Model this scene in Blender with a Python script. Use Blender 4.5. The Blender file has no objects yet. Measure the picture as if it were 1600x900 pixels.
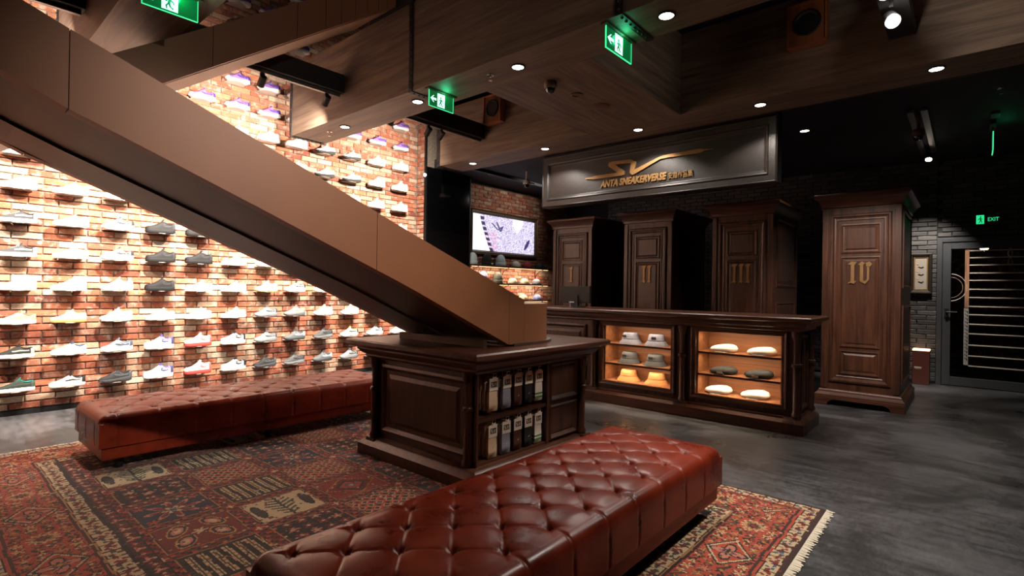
import bpy, bmesh, math, random
import numpy as np
from math import sin, cos, pi, radians, sqrt, hypot
from mathutils import Vector, Matrix

# ------------------------------------------------------------------ camera, world, exposure
scene = bpy.context.scene
COL = scene.collection
F_PX, YAW, PITCH, ROLL, EYE = 824.4, radians(40.91), radians(0.108), radians(0.877), 1.32

def cam_axes():
    f = Vector((cos(YAW)*cos(PITCH), sin(YAW)*cos(PITCH), sin(PITCH)))
    r = Vector((sin(YAW), -cos(YAW), 0.0))
    u = r.cross(f)
    return r*cos(ROLL)+u*sin(ROLL), -r*sin(ROLL)+u*cos(ROLL), f
CR, CU, CF = cam_axes()
cd = bpy.data.cameras.new('camera')
cd.sensor_width = 36.0
cd.lens = F_PX*36.0/1600.0
cd.clip_start = 0.05
cam = bpy.data.objects.new('camera', cd)
COL.objects.link(cam)
cam.matrix_world = Matrix(((CR.x, CU.x, -CF.x, 0), (CR.y, CU.y, -CF.y, 0), (CR.z, CU.z, -CF.z, EYE), (0, 0, 0, 1)))
scene.camera = cam
world = bpy.data.worlds.new('world')
scene.world = world
world.use_nodes = True
world.node_tree.nodes['Background'].inputs[0].default_value = (0.9, 0.93, 1.0, 1)
world.node_tree.nodes['Background'].inputs[1].default_value = 0.01
scene.view_settings.view_transform = 'Standard'
scene.view_settings.look = 'None'
scene.view_settings.exposure = 0.0
scene.view_settings.gamma = 1.0
scene.view_settings.use_curve_mapping = False
try:
    scene.cycles.use_denoising = True
    scene.cycles.max_bounces = 8
    scene.cycles.sample_clamp_indirect = 6.0
except Exception:
    pass
rng = random.Random(7)
nrg = np.random.default_rng(11)

def project(p):
    d = Vector(p)-Vector((0, 0, EYE))
    z = d.dot(CF)
    return (800+F_PX*d.dot(CR)/z, 450-F_PX*d.dot(CU)/z, z)

# ------------------------------------------------------------------ lamps of the room (fittings further down; the stair and alcove fill lights have none)
WARM = (1.0, 0.87, 0.74)
SOFT = (1.0, 0.90, 0.80)
def spot(name, loc, target, power, size_deg, blend=0.5, color=WARM, radius=0.03):
    l = bpy.data.lights.new(name, 'SPOT')
    l.energy = power; l.spot_size = radians(size_deg); l.spot_blend = blend; l.color = color; l.shadow_soft_size = radius
    o = bpy.data.objects.new(name, l); COL.objects.link(o)
    o.location = loc
    o.rotation_euler = (Vector(target)-Vector(loc)).to_track_quat('-Z', 'Y').to_euler()
    return o
TRACK_Y, TRACK_Z = 5.30, 3.40
WALL_HEADS = [-0.75, 0.45, 1.86, 2.99, 4.42]
for x in WALL_HEADS:
    spot('track_spot_light', (x+0.005, TRACK_Y+0.058, TRACK_Z-0.10), (x+(-0.4 if x == 2.99 else 0.10), 7.1, 2.85), 760, 100 if x == 2.99 else 120, 1.0, WARM, 0.016)
for x, p in ((-0.25, 900), (1.66, 1050), (2.30, 900), (3.85, 1050), (4.64, 900)):
    spot('track_spot_light', (x+0.005, TRACK_Y+0.058, TRACK_Z-0.10), (x+(0.35 if x > 4 else -0.05), 7.1, 0.75), p, 78, 0.9, WARM, 0.016)
BEAM_DL = [(3.38, y) for y in (5.567, 4.226, 2.90, 1.576, 0.25)]
COUNTER_DL = [(5.58, y) for y in (5.65, 4.29, 2.93, 1.595, 0.224)]
STAIR_DL = [(1.14, 5.567)]
BACK_DL = [(7.33, 1.57), (7.0, 4.5)]
DLP = {0: (90, 120, 90, 170, 240), 1: (50, 80, 80, 70, 60), 2: (270,), 3: (40, 20)}
for k, group in enumerate((BEAM_DL, COUNTER_DL, STAIR_DL, BACK_DL)):
    for i, (x, y) in enumerate(group):
        z = 3.17 if k < 3 else 3.32
        spot('downlight_lamp', (x, y, z), (x, y, 0), DLP[k][i], (56, 132, 60, 70)[k], (0.8, 0.35, 0.8, 0.8)[k], SOFT, 0.035)
# coffer track lamps, extra ones added to brighten plinth, bench, beam and floor
spot('coffer_spot_lamp', (4.10, 0.44, 3.22), (2.85, 2.42, 0.48), 190, 24, 0.6, SOFT, 0.03)
spot('coffer_spot_lamp', (4.10, 0.42, 3.22), (1.9, 1.35, 0.4), 230, 46, 1.0, SOFT, 0.03)
spot('coffer_spot_lamp', (4.50, 0.42, 3.27), (5.4, 0.1, 3.25), 45, 150, 1.0, SOFT, 0.03)
spot('coffer_spot_lamp', (4.57, 0.45, 3.22), (6.3, -0.7, 0.0), 260, 70, 0.8, SOFT, 0.03)
spot('coffer_spot_lamp', (4.2, 0.50, 3.36), (4.3, 2.34, 3.7), 22, 80, 1.0, SOFT, 0.03)
spot('coffer_spot_lamp', (4.57, 0.30, 3.30), (7.3, 1.05, 1.3), 420, 36, 0.7, SOFT, 0.03)
spot('wall_spot_lamp', (9.20, 0.44, 3.17), (10.1, 0.55, 1.2), 480, 58, 0.7, SOFT, 0.03)
# unseen fill lamps without fittings, added to brighten the stair and upper flight
spot('stair_fill_light', (2.2, -0.9, 3.55), (1.55, 2.46, 1.75), 630, 45, 1.0, SOFT, 0.03)
spot('stair_fill_light', (2.0, -0.9, 3.60), (2.2, 4.3, 3.5), 90, 60, 1.0, SOFT, 0.03)
spot('alcove_fill_light', (8.3, 5.4, 3.30), (7.9, 7.1, 2.8), 70, 90, 1.0, SOFT, 0.03)  # unseen lamp without a fitting, added to brighten the alcove bricks
# ------------------------------------------------------------------ materials
def lin(c):
    if isinstance(c, str):
        c = c.lstrip('#'); c = [int(c[i:i+2], 16)/255 for i in (0, 2, 4)]
    return tuple((v/12.92 if v <= 0.04045 else ((v+0.055)/1.055)**2.4) for v in c[:3])+(1.0,)

class NT:
    def __init__(self, name):
        self.m = bpy.data.materials.new(name); self.m.use_nodes = True
        self.t = self.m.node_tree; self.n = self.t.nodes; self.l = self.t.links
        self.b = self.n['Principled BSDF']
    def node(self, typ, **kw):
        nd = self.n.new(typ)
        for k, v in kw.items():
            if k.startswith('i_'):
                key = k[2:]
                nd.inputs[int(key) if key.isdigit() else key.replace('_', ' ')].default_value = v
            else:
                setattr(nd, k, v)
        return nd
    def link(self, a, b): self.l.new(a, b)
    def ramp(self, fac, stops):
        r = self.n.new('ShaderNodeValToRGB')
        e = r.color_ramp.elements
        while len(e) < len(stops): e.new(0.5)
        for i, (p, c) in enumerate(stops):
            e[i].position = p; e[i].color = c
        self.link(fac, r.inputs[0]); return r
    def set(self, **kw):
        for k, v in kw.items():
            self.b.inputs[k.replace('_', ' ')].default_value = v
    def bump(self, h, strength=0.3, dist=0.01):
        b = self.node('ShaderNodeBump'); b.inputs['Strength'].default_value = strength; b.inputs['Distance'].default_value = dist
        self.link(h, b.inputs['Height']); self.link(b.outputs[0], self.b.inputs['Normal'])
    def coords(self, kind='Object', scale=(1, 1, 1)):
        tc = self.node('ShaderNodeTexCoord'); mp = self.node('ShaderNodeMapping')
        mp.inputs['Scale'].default_value = scale
        self.link(tc.outputs[kind], mp.inputs[0]); return mp.outputs[0]

MATS = {}
def plain(name, color, rough=0.6, metal=0.0, spec=0.5, noise=0.0, nscale=40, bump=0.0, coat=0.0):
    if name in MATS: return MATS[name]
    t = NT(name); c = lin(color)
    t.set(Base_Color=c, Roughness=rough, Metallic=metal); t.b.inputs['Specular IOR Level'].default_value = spec
    if coat: t.b.inputs['Coat Weight'].default_value = coat
    if noise or bump:
        v = t.coords()
        n = t.node('ShaderNodeTexNoise', i_Scale=nscale, i_Detail=4.0); t.link(v, n.inputs['Vector'])
        if noise:
            lo = tuple(x*(1-noise) for x in c[:3])+(1,); hi = tuple(min(1, x*(1+noise)) for x in c[:3])+(1,)
            r = t.ramp(n.outputs[0], [(0.3, lo), (0.7, hi)]); t.link(r.outputs[0], t.b.inputs['Base Color'])
        if bump: t.bump(n.outputs[0], bump, 0.004)
    MATS[name] = t.m; return t.m

def emit(name, color, strength, base='#101010'):
    if name in MATS: return MATS[name]
    t = NT(name); t.set(Base_Color=lin(base), Roughness=0.4)
    t.b.inputs['Emission Color'].default_value = lin(color); t.b.inputs['Emission Strength'].default_value = strength
    MATS[name] = t.m; return t.m

def wood(name, dark, light, axis='z', rough=0.38, scale=1.0, bump=0.12):
    if name in MATS: return MATS[name]
    t = NT(name)
    s = {'x': (0.7, 9, 9), 'y': (9, 0.7, 9), 'z': (9, 9, 0.7)}[axis]
    v = t.coords('Object', tuple(k*scale for k in s))
    n1 = t.node('ShaderNodeTexNoise', i_Scale=2.2, i_Detail=6.0, i_Roughness=0.6, i_Distortion=0.6); t.link(v, n1.inputs['Vector'])
    s2 = {'x': (2, 90, 90), 'y': (90, 2, 90), 'z': (90, 90, 2)}[axis]
    v2 = t.coords('Object', tuple(k*scale for k in s2))
    n2 = t.node('ShaderNodeTexNoise', i_Scale=1.5, i_Detail=3.0); t.link(v2, n2.inputs['Vector'])
    mx = t.node('ShaderNodeMath', operation='MULTIPLY_ADD'); mx.inputs[1].default_value = 0.35; t.link(n2.outputs[0], mx.inputs[0]); t.link(n1.outputs[0], mx.inputs[2])
    r = t.ramp(mx.outputs[0], [(0.45, lin(dark)), (0.85, lin(light))]); t.link(r.outputs[0], t.b.inputs['Base Color'])
    t.set(Roughness=rough); t.bump(mx.outputs[0], bump, 0.003)
    MATS[name] = t.m; return t.m

def brick_mat(name, ramp, attr=None, rough=0.9, streak='#b9a796', streak_amt=0.35):
    t = NT(name)
    if attr:
        a = t.node('ShaderNodeAttribute', attribute_name=attr); rnd = a.outputs['Fac']
    else:
        a = t.node('ShaderNodeObjectInfo'); rnd = a.outputs['Random']
    r = t.ramp(rnd, [(p, lin(c)) for p, c in ramp]); r.color_ramp.interpolation = 'LINEAR'
    geo = t.node('ShaderNodeNewGeometry')
    n = t.node('ShaderNodeTexNoise', i_Scale=14.0, i_Detail=6.0, i_Roughness=0.65); t.link(geo.outputs['Position'], n.inputs['Vector'])
    n2 = t.node('ShaderNodeTexNoise', i_Scale=70.0, i_Detail=4.0); t.link(geo.outputs['Position'], n2.inputs['Vector'])
    r2 = t.ramp(n.outputs[0], [(0.52, (0, 0, 0, 1)), (0.70, (streak_amt, streak_amt, streak_amt, 1))])
    mx = t.node('ShaderNodeMix', data_type='RGBA'); t.link(r2.outputs[0], mx.inputs[0]); t.link(r.outputs[0], mx.inputs[6]); mx.inputs[7].default_value = lin(streak)
    m2 = t.node('ShaderNodeMix', data_type='RGBA', blend_type='MULTIPLY'); m2.inputs[0].default_value = 0.6
    r3 = t.ramp(n2.outputs[0], [(0.3, (0.45, 0.45, 0.45, 1)), (0.65, (1, 1, 1, 1))])
    t.link(mx.outputs[2], m2.inputs[6]); t.link(r3.outputs[0], m2.inputs[7]); t.link(m2.outputs[2], t.b.inputs['Base Color'])
    t.set(Roughness=rough); t.bump(n2.outputs[0], 0.5, 0.006)
    return t.m

# ------------------------------------------------------------------ mesh builder
class MB:
    def __init__(self): self.v = []; self.f = []
    def add(self, vs, fs):
        o = len(self.v); self.v += [tuple(p) for p in vs]; self.f += [tuple(i+o for i in q) for q in fs]; return self
    def box(self, x0, x1, y0, y1, z0, z1):
        vs = [(x0, y0, z0), (x1, y0, z0), (x1, y1, z0), (x0, y1, z0), (x0, y0, z1), (x1, y0, z1), (x1, y1, z1), (x0, y1, z1)]
        return self.add(vs, [(0, 3, 2, 1), (4, 5, 6, 7), (0, 1, 5, 4), (1, 2, 6, 5), (2, 3, 7, 6), (3, 0, 4, 7)])
    def loft(self, rings, cap0=True, cap1=True, closed=True):
        n = len(rings[0]); o = len(self.v)
        for r in rings: self.v += [tuple(p) for p in r]
        for i in range(len(rings)-1):
            for j in range(n if closed else n-1):
                k = (j+1) % n
                self.f.append((o+i*n+j, o+i*n+k, o+(i+1)*n+k, o+(i+1)*n+j))
        if cap0: self.f.append(tuple(o+j for j in reversed(range(n))))
        if cap1: self.f.append(tuple(o+(len(rings)-1)*n+j for j in range(n)))
        return self
    def prism(self, poly, plane, a0, a1):
        # poly: 2-D points; plane 'xy' -> extruded in z, 'xz' -> in y, 'yz' -> in x
        def pt(p, a):
            return {'xy': (p[0], p[1], a), 'xz': (p[0], a, p[1]), 'yz': (a, p[0], p[1])}[plane]
        return self.loft([[pt(p, a0) for p in poly], [pt(p, a1) for p in poly]])
    def cyl(self, p0, p1, r0, r1=None, n=16, caps=True):
        r1 = r0 if r1 is None else r1
        p0, p1 = Vector(p0), Vector(p1); d = (p1-p0).normalized()
        a = d.orthogonal().normalized(); b = d.cross(a)
        rings = [[p+a*(r*cos(2*pi*i/n))+b*(r*sin(2*pi*i/n)) for i in range(n)] for p, r in ((p0, r0), (p1, r1))]
        return self.loft(rings, caps, caps)
    def lathe(self, prof, c=(0, 0, 0), n=24, sx=1.0, sy=1.0, axis='z'):
        rings = []
        for r, z in prof:
            ring = []
            for i in range(n):
                a = 2*pi*i/n; u, w = r*cos(a)*sx, r*sin(a)*sy
                ring.append({'z': (c[0]+u, c[1]+w, c[2]+z), 'x': (c[0]+z, c[1]+u, c[2]+w), 'y': (c[0]+w, c[1]+z, c[2]+u)}[axis])
            rings.append(ring)
        return self.loft(rings, True, True)
    def tube(self, pts, r, n=8, closed=False):
        pts = [Vector(p) for p in pts]; rings = []
        m = len(pts)
        for i in range(m):
            if closed: d = pts[(i+1) % m]-pts[i-1]
            else: d = pts[min(i+1, m-1)]-pts[max(i-1, 0)]
            d.normalize(); up = Vector((0, 0, 1)) if abs(d.z) < 0.95 else Vector((1, 0, 0))
            a = d.cross(up).normalized(); b = d.cross(a)
            rings.append([pts[i]+a*(r*cos(2*pi*j/n))+b*(r*sin(2*pi*j/n)) for j in range(n)])
        if closed: rings.append(rings[0]); return self.loft(rings, False, False)
        return self.loft(rings)
    def rect(self, x0, x1, y0, y1, prof, cap0=True, cap1=True):
        # stacked rectangles: prof = [(offset outwards, z)]
        return self.loft([[(x0-o, y0-o, z), (x1+o, y0-o, z), (x1+o, y1+o, z), (x0-o, y1+o, z)] for o, z in prof], cap0, cap1)
    def panel(self, O, U, V, N, u0, u1, v0, v1, prof, cap=True):
        # nested rectangles on a face: prof = [(inset, depth along N)]
        O, U, V, N = Vector(O), Vector(U), Vector(V), Vector(N)
        rings = []
        for i, d in prof:
            rings.append([O+U*u+V*v+N*d for u, v in ((u0+i, v0+i), (u1-i, v0+i), (u1-i, v1-i), (u0+i, v1-i))])
        return self.loft(rings, False, cap)
    def mesh(self, name, smooth=0):
        me = bpy.data.meshes.new(name); me.from_pydata(self.v, [], self.f); me.validate(); me.update()
        bm = bmesh.new(); bm.from_mesh(me); bmesh.ops.recalc_face_normals(bm, faces=bm.faces); bm.to_mesh(me); bm.free()
        if smooth:
            me.polygons.foreach_set('use_smooth', [True]*len(me.polygons))
            if smooth < 180: me.set_sharp_from_angle(angle=radians(smooth))
        return me
    def build(self, name, mat, parent=None, smooth=0, bevel=0.0):
        return put(name, self.mesh(name, smooth), mat, parent, bevel)

def put(name, me, mat=None, parent=None, bevel=0.0):
    o = bpy.data.objects.new(name, me); COL.objects.link(o)
    if mat is not None:
        if len(me.materials) == 0: me.materials.append(mat)
        if me.materials[0] is not mat:
            o.material_slots[0].link = 'OBJECT'; o.material_slots[0].material = mat
    if parent is not None: o.parent = parent
    if bevel:
        b = o.modifiers.new('bevel', 'BEVEL'); b.width = bevel; b.segments = 2; b.limit_method = 'ANGLE'; b.angle_limit = radians(40)
    return o
def tag(o, label, cat, group=None):
    o['label'] = label; o['category'] = cat
    if group: o['group'] = group
    return o
def thing(name, label, cat, loc=(0, 0, 0), group=None, rotz=0.0):
    o = bpy.data.objects.new(name, None); COL.objects.link(o)
    o.location = loc; o.rotation_euler = (0, 0, rotz); o.empty_display_size = 0.1
    return tag(o, label, cat, group)
def struct(o):
    o['kind'] = 'structure'; return o
def copy_tree(root, loc=None, rotz=None):
    r = root.copy(); COL.objects.link(r)
    if loc is not None: r.location = loc
    if rotz is not None: r.rotation_euler = (0, 0, rotz)
    for ch in list(root.children):
        c = ch.copy(); COL.objects.link(c); c.parent = r; c.matrix_parent_inverse = ch.matrix_parent_inverse
        for g in list(ch.children):
            d = g.copy(); COL.objects.link(d); d.parent = c
    return r
def text_mesh(body, size, extrude=0.004, shear=0.0, align='LEFT', spacing=1.0, offset=0.0):
    cu = bpy.data.curves.new('lettering', 'FONT'); cu.body = body; cu.size = size; cu.extrude = extrude; cu.shear = shear
    cu.align_x = align; cu.space_character = spacing; cu.offset = offset; cu.resolution_u = 3
    o = bpy.data.objects.new('lettering', cu); COL.objects.link(o)
    bpy.context.view_layer.update()
    me = bpy.data.meshes.new_from_object(o.evaluated_get(bpy.context.evaluated_depsgraph_get()))
    bpy.data.objects.remove(o); return me
def ordinal(i):
    return ['first', 'second', 'third', 'fourth', 'fifth', 'sixth', 'seventh', 'eighth', 'ninth', 'tenth', 'eleventh', 'twelfth', 'thirteenth', 'fourteenth', 'fifteenth', 'sixteenth'][i]

# shared materials
WAL = wood('walnut_upright', '#25120b', '#52301f', 'z', 0.36)
WALX = wood('walnut_along_x', '#2a150d', '#5a3422', 'x', 0.34)
WALY = wood('walnut_along_y', '#2a150d', '#5a3422', 'y', 0.34)
BAY = wood('oiled_walnut_bay', '#7a4a2c', '#a8714a', 'y', 0.45)
CLAD = wood('beam_cladding', '#43342c', '#74604f', 'y', 0.6, 0.8, 0.25)
CLADX = wood('beam_cladding_along_x', '#43342c', '#74604f', 'x', 0.6, 0.8, 0.25)
IRON = plain('black_iron', '#0f0e0e', 0.5, 0.2, noise=0.3)
BLACK = plain('matt_black', '#0b0b0c', 0.6)
BRONZE = plain('bronze_cladding', '#835233', 0.5, 0.1, noise=0.08, nscale=3)
GOLD = plain('aged_gold', '#8f6d45', 0.42, 0.55, noise=0.15, nscale=60)
CHROME = plain('chrome', '#c9c7c4', 0.2, 1.0)
WHITEPL = plain('white_plastic', '#d8d6d2', 0.45)
BULB = emit('lit_lens', '#fff0dd', 14.0, '#ffffff')
# ------------------------------------------------------------------ floor
t = NT('polished_concrete')
v = t.coords('Object', (1, 1, 1))
n1 = t.node('ShaderNodeTexNoise', i_Scale=0.9, i_Detail=8.0, i_Roughness=0.62, i_Distortion=0.8); t.link(v, n1.inputs['Vector'])
v2 = t.coords('Object', (6, 0.9, 1))
n2 = t.node('ShaderNodeTexNoise', i_Scale=3.0, i_Detail=6.0, i_Roughness=0.7); t.link(v2, n2.inputs['Vector'])
v4 = t.coords('Object', (5, 14, 1))
n4 = t.node('ShaderNodeTexNoise', i_Scale=2.4, i_Detail=9.0, i_Roughness=0.72, i_Distortion=1.2); t.link(v4, n4.inputs['Vector'])
n3 = t.node('ShaderNodeTexNoise', i_Scale=160.0, i_Detail=2.0); t.link(v, n3.inputs['Vector'])
mx = t.node('ShaderNodeMath', operation='MULTIPLY_ADD'); mx.inputs[1].default_value = 0.45; t.link(n2.outputs[0], mx.inputs[0]); t.link(n1.outputs[0], mx.inputs[2])
mx4 = t.node('ShaderNodeMath', operation='MULTIPLY_ADD'); mx4.inputs[1].default_value = 0.35; t.link(n4.outputs[0], mx4.inputs[0]); sb4 = t.node('ShaderNodeMath', operation='SUBTRACT'); sb4.inputs[1].default_value = 0.175; t.link(mx.outputs[0], sb4.inputs[0]); t.link(sb4.outputs[0], mx4.inputs[2]); mx = mx4
r = t.ramp(mx.outputs[0], [(0.52, lin('#1c1c1d')), (0.70, lin('#3a3a3b')), (0.9, lin('#626164'))]); t.link(r.outputs[0], t.b.inputs['Base Color'])
rr = t.ramp(mx.outputs[0], [(0.45, (0.22, 0.22, 0.22, 1)), (0.9, (0.42, 0.42, 0.42, 1))]); t.link(rr.outputs[0], t.b.inputs['Roughness'])
t.bump(n3.outputs[0], 0.05, 0.002)
CONCRETE = t.m
X0, X1, Y0, Y1 = -2.2, 10.1, -2.6, 7.1
struct(MB().box(X0-0.2, 13.2, Y0-0.2, Y1+0.25, -0.12, 0.0).build('floor', CONCRETE))

# ------------------------------------------------------------------ brick walls
RED = [(0.0, '#7a4030'), (0.18, '#98543c'), (0.36, '#a65e42'), (0.5, '#b27253'), (0.62, '#8b5a48'), (0.76, '#a97c62'), (0.9, '#b0917a'), (1.0, '#bfa994')]
DARKB = [(0.0, '#242424'), (0.5, '#383736'), (1.0, '#4b4947')]
M_BRICK = brick_mat('reclaimed_brick', RED, None, 0.9, '#c2b2a2', 0.75)
M_BRICKS = brick_mat('reclaimed_brick_field', RED, 'tone', 0.9, '#c2b2a2', 0.75)
M_BLK = brick_mat('black_painted_brick', DARKB, None, 0.55, '#3b3937', 0.3)
M_BLKS = brick_mat('black_painted_brick_field', DARKB, 'tone', 0.55, '#3b3937', 0.3)
MORTAR = plain('lime_mortar', '#75695e', 0.95, noise=0.3, nscale=30, bump=0.4)
MORTARB = plain('black_mortar', '#171717', 0.8, noise=0.2, nscale=30, bump=0.3)

def brick_mesh(w, h, d, seed):
    r = random.Random(seed); j = lambda s=0.003: r.uniform(-s, s)
    hw, hh = w/2, h/2; b = 0.004
    back = [(-hw, 0, -hh), (hw, 0, -hh), (hw, 0, hh), (-hw, 0, hh)]
    mid = [(x+j(), -d+b, z+j()) for x, _, z in back]
    front = [(x*(1-b/hw*1.2)+j(0.0015), -d+j(0.0015), z*(1-b/hh*1.2)+j(0.0015)) for x, _, z in back]
    return MB().loft([back, mid, front], False, True).mesh('brick')
PITCH_Z, PITCH_U, JOINT = 0.0705, 0.236, 0.011
FULL = [brick_mesh(PITCH_U-JOINT, PITCH_Z-JOINT, 0.022, s) for s in range(5)]

def brick_field(wall, axis, base, u0, u1, z0, z1, n_single, mat, mats, hide=None, size_ok=None):
    """bricks standing proud of a wall; axis 'x': wall runs along x and faces -y at y=base; 'y': runs along y and faces -x at x=base"""
    cells = []
    rows = int((z1-z0)/PITCH_Z)
    for r in range(rows):
        z = z0+(r+0.5)*PITCH_Z
        u = u0-(PITCH_U/2 if r % 2 else 0)
        while u < u1-0.02:
            a, b = max(u, u0), min(u+PITCH_U, u1)
            if b-a > 0.05: cells.append(((a+b)/2, z, b-a-JOINT))
            u += PITCH_U
    scored = []
    for c in cells:
        p = (c[0], base, c[1]) if axis == 'x' else (base, c[0], c[1])
        px = project(p); s = 0.0
        if px[2] > 0.5 and -5 < px[0] < 1605 and -5 < px[1] < 905 and not (hide and hide(px[0], px[1])) and c[2] > PITCH_U-JOINT-0.01:
            s = 1.0/px[2]**2
        scored.append((s, c))
    scored.sort(key=lambda q: -q[0])
    single = [c for s, c in scored[:n_single] if s > 0]
    chosen = set((c[0], c[1]) for c in single)
    rest = [c for s, c in scored if (c[0], c[1]) not in chosen]
    for c in single:
        o = put('brick', FULL[rng.randrange(5)], mat, wall)
        dz = rng.uniform(-0.0015, 0.0015); dd = rng.uniform(0, 0.007)
        if axis == 'x': o.location = (c[0], base+dd, c[1]+dz)
        else: o.location = (base+dd, c[0], c[1]+dz); o.rotation_euler = (0, 0, -pi/2)
        o.scale = (1, 1, 1)
    # the rest of the field as one mesh with a tone value on every brick
    V, Fc, tone = [], [], []
    for c in rest:
        hw, hh, d, b = c[2]/2, (PITCH_Z-JOINT)/2, 0.022-rng.uniform(0, 0.007), 0.004
        j = lambda: rng.uniform(-0.002, 0.002)
        q = [(-hw, -hh), (hw, -hh), (hw, hh), (-hw, hh)]
        o = len(V); pts = [(x, 0, z) for x, z in q]+[(x+j(), -d+b, z+j()) for x, z in q]+[(x-b*(1 if x > 0 else -1), -d, z-b*(1 if z > 0 else -1)) for x, z in q]
        for x, y, z in pts:
            V.append((c[0]+x, base+y, c[1]+z) if axis == 'x' else (base+y, c[0]-x, c[1]+z))
        for k in range(4):
            n = (k+1) % 4
            Fc += [(o+k, o+n, o+4+n, o+4+k), (o+4+k, o+4+n, o+8+n, o+8+k)]
        Fc.append((o+8, o+9, o+10, o+11)); tone += [rng.random()]*9
    me = bpy.data.meshes.new('brick_field'); me.from_pydata(V, [], Fc); me.update()
    a = me.attributes.new('tone', 'FLOAT', 'FACE'); a.data.foreach_set('value', tone)
    o = put('brick_field', me, mats, wall); o['kind'] = 'stuff'
    return single

def stair_hides(x, y):
    top = np.interp(x, [-100, 35, 175, 400, 662, 830, 860, 861, 1e4], [-90, 0, 82, 220, 377, 475, 475, 900, 900])
    low = np.interp(x, [-100, 0, 250, 400, 560, 645, 860, 861], [190, 230, 335, 407, 480, 516, 550, 900])
    if top < y < low: return True
    if 160 < x < 640 and np.interp(x, [160, 480, 640], [85, 0, -45]) < y < np.interp(x, [160, 255, 400, 640], [170, 142, 98, 0]): return True
    if 460 < x < 640 and y < np.interp(x, [458, 640], [215, 142]) and y > np.interp(x, [486, 578, 640], [90, 38, 0]): return True
    if y > np.interp(x, [0, 128, 130, 585, 600], [900, 900, 632, 582, 520]): return True
    return False
WL_END = 5.69
wall_left = struct(MB().box(X0-0.2, WL_END, 7.112, 7.35, 0.0, 6.0).build('wall_left', MORTAR))
brick_field(wall_left, 'x', 7.113, -1.2, WL_END, 0.05, 5.95, 300, M_BRICK, M_BRICKS, stair_hides)
struct(MB().box(X0, WL_END, 7.085, 7.112, 0.0, 0.048).build('baseboard_left', BLACK))

# pier at the end of the shoe wall: brick return, black glass front
pier = struct(MB().box(WL_END+0.012, 6.72, 6.90, 7.35, 0.0, 6.0).build('wall_pier', MORTAR))
brick_field(pier, 'y', WL_END+0.013, 6.90, 7.09, 0.05, 5.0, 60, M_BRICK, M_BRICKS)
GLASSB = plain('black_glass', '#050506', 0.06, 0.0, 0.6, coat=0.3)
MB().box(WL_END+0.02, 6.735, 6.872, 6.90, 0.05, 3.35).build('black_glass_panel', GLASSB, pier)
MB().box(WL_END-0.012, WL_END+0.02, 6.862, 6.90, 0.0, 3.9).build('edge_strip', IRON, pier)
MB().box(6.72, 6.742, 6.862, 6.90, 0.0, 3.35).build('edge_strip', IRON, pier)

# alcove wall behind the hat shelves and the screen
wall_alcove = struct(MB().box(6.72, 10.3, 7.112, 7.35, 0.0, 4.4).build('wall_alcove', MORTAR))
def alc_hide(x, y): return not (735 < x < 850 and (285 < y < 345 or x > 838 or y > 400))
brick_field(wall_alcove, 'x', 7.113, 6.72, 10.1, 0.05, 3.35, 110, M_BRICK, M_BRICKS, alc_hide)

# black painted back wall with the door opening
DY0, DY1, DZ = -0.98, 0.365, 2.17
wb = MB().box(10.112, 10.3, DY1, 7.35, 0, 3.5).box(10.112, 10.3, Y0-0.2, DY0, 0, 3.5).box(10.112, 10.3, DY0, DY1, DZ, 3.5)
wall_back = struct(wb.build('wall_back', MORTARB))
def bk_hide(x, y): return not (1425 < x < 1600 and 300 < y < 560)
brick_field(wall_back, 'y', 10.113, DY1, 6.0, 0.03, 3.35, 130, M_BLK, M_BLKS, bk_hide)
brick_field(wall_back, 'y', 10.113, DY0, DY1, DZ+0.02, 3.35, 70, M_BLK, M_BLKS, bk_hide)
brick_field(wall_back, 'y', 10.113, -2.6, DY0, 0.03, 3.35, 0, M_BLK, M_BLKS)
# the sides of the room behind the camera
DKW = plain('dark_plaster', '#2a2522', 0.8, noise=0.2, nscale=4)
struct(MB().box(X0-0.2, 10.3, Y0-0.2, Y0, 0, 6.0).build('wall_right', DKW))
struct(MB().box(X0-0.2, X0, Y0, Y1+0.25, 0, 6.0).build('wall_front', DKW))

# ------------------------------------------------------------------ ceilings and wood-clad beams
CEILB = plain('black_ceiling', '#16171d', 0.75, noise=0.15, nscale=6)  # slight blue of the screen's light put into the ceiling colour
struct(MB().box(5.9, 10.3, Y0-0.2, 7.35, 3.35, 3.5).build('ceiling_black', CEILB))
struct(MB().box(3.17, 10.3, Y0-0.2, 4.78, 4.07, 4.22).build('ceiling_coffer', CEILB))
struct(MB().box(X0-0.2, 10.3, Y0-0.2, 7.35, 6.0, 6.15).build('ceiling_void', CEILB))
def beam(name, x0, x1, y0, y1, z0=3.2, z1=4.06, mat=None, bands=()):
    b = struct(MB().box(x0, x1, y0, y1, z0, z1).build(name, mat or CLAD, None, 0, 0.004))
    for k, yb in enumerate(bands):
        w = 0.055; e = 0.008
        m = MB()
        m.box(x0-e, x0, yb-w/2, yb+w/2, z0-e, z1); m.box(x1, x1+e, yb-w/2, yb+w/2, z0-e, z1); m.box(x0, x1, yb-w/2, yb+w/2, z0-e, z0)
        band = m.build('iron_band', IRON, b)
        rv = MB()
        n = int((z1-z0)/0.06)
        for i in range(n):
            z = z0+0.03+i*0.06
            rv.lathe([(0.011, 0), (0.009, -0.006), (0.004, -0.009)], (x0-e, yb, z), 8, axis='x')
        for i in range(int((x1-x0)/0.06)):
            x = x0+0.04+i*0.06
            rv.lathe([(0.011, 0), (0.009, -0.006), (0.004, -0.009)], (x, yb, z0-e), 8)
        ro = rv.build('rivet_row', IRON, band, 60); ro['kind'] = 'stuff'
    return b
beam('trim_1', 3.17, 3.63, Y0, 6.49, bands=(6.46, 4.07, 1.82))
beam('trim_2', 5.40, 5.90, Y0, 6.25, bands=(6.22,))
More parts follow.
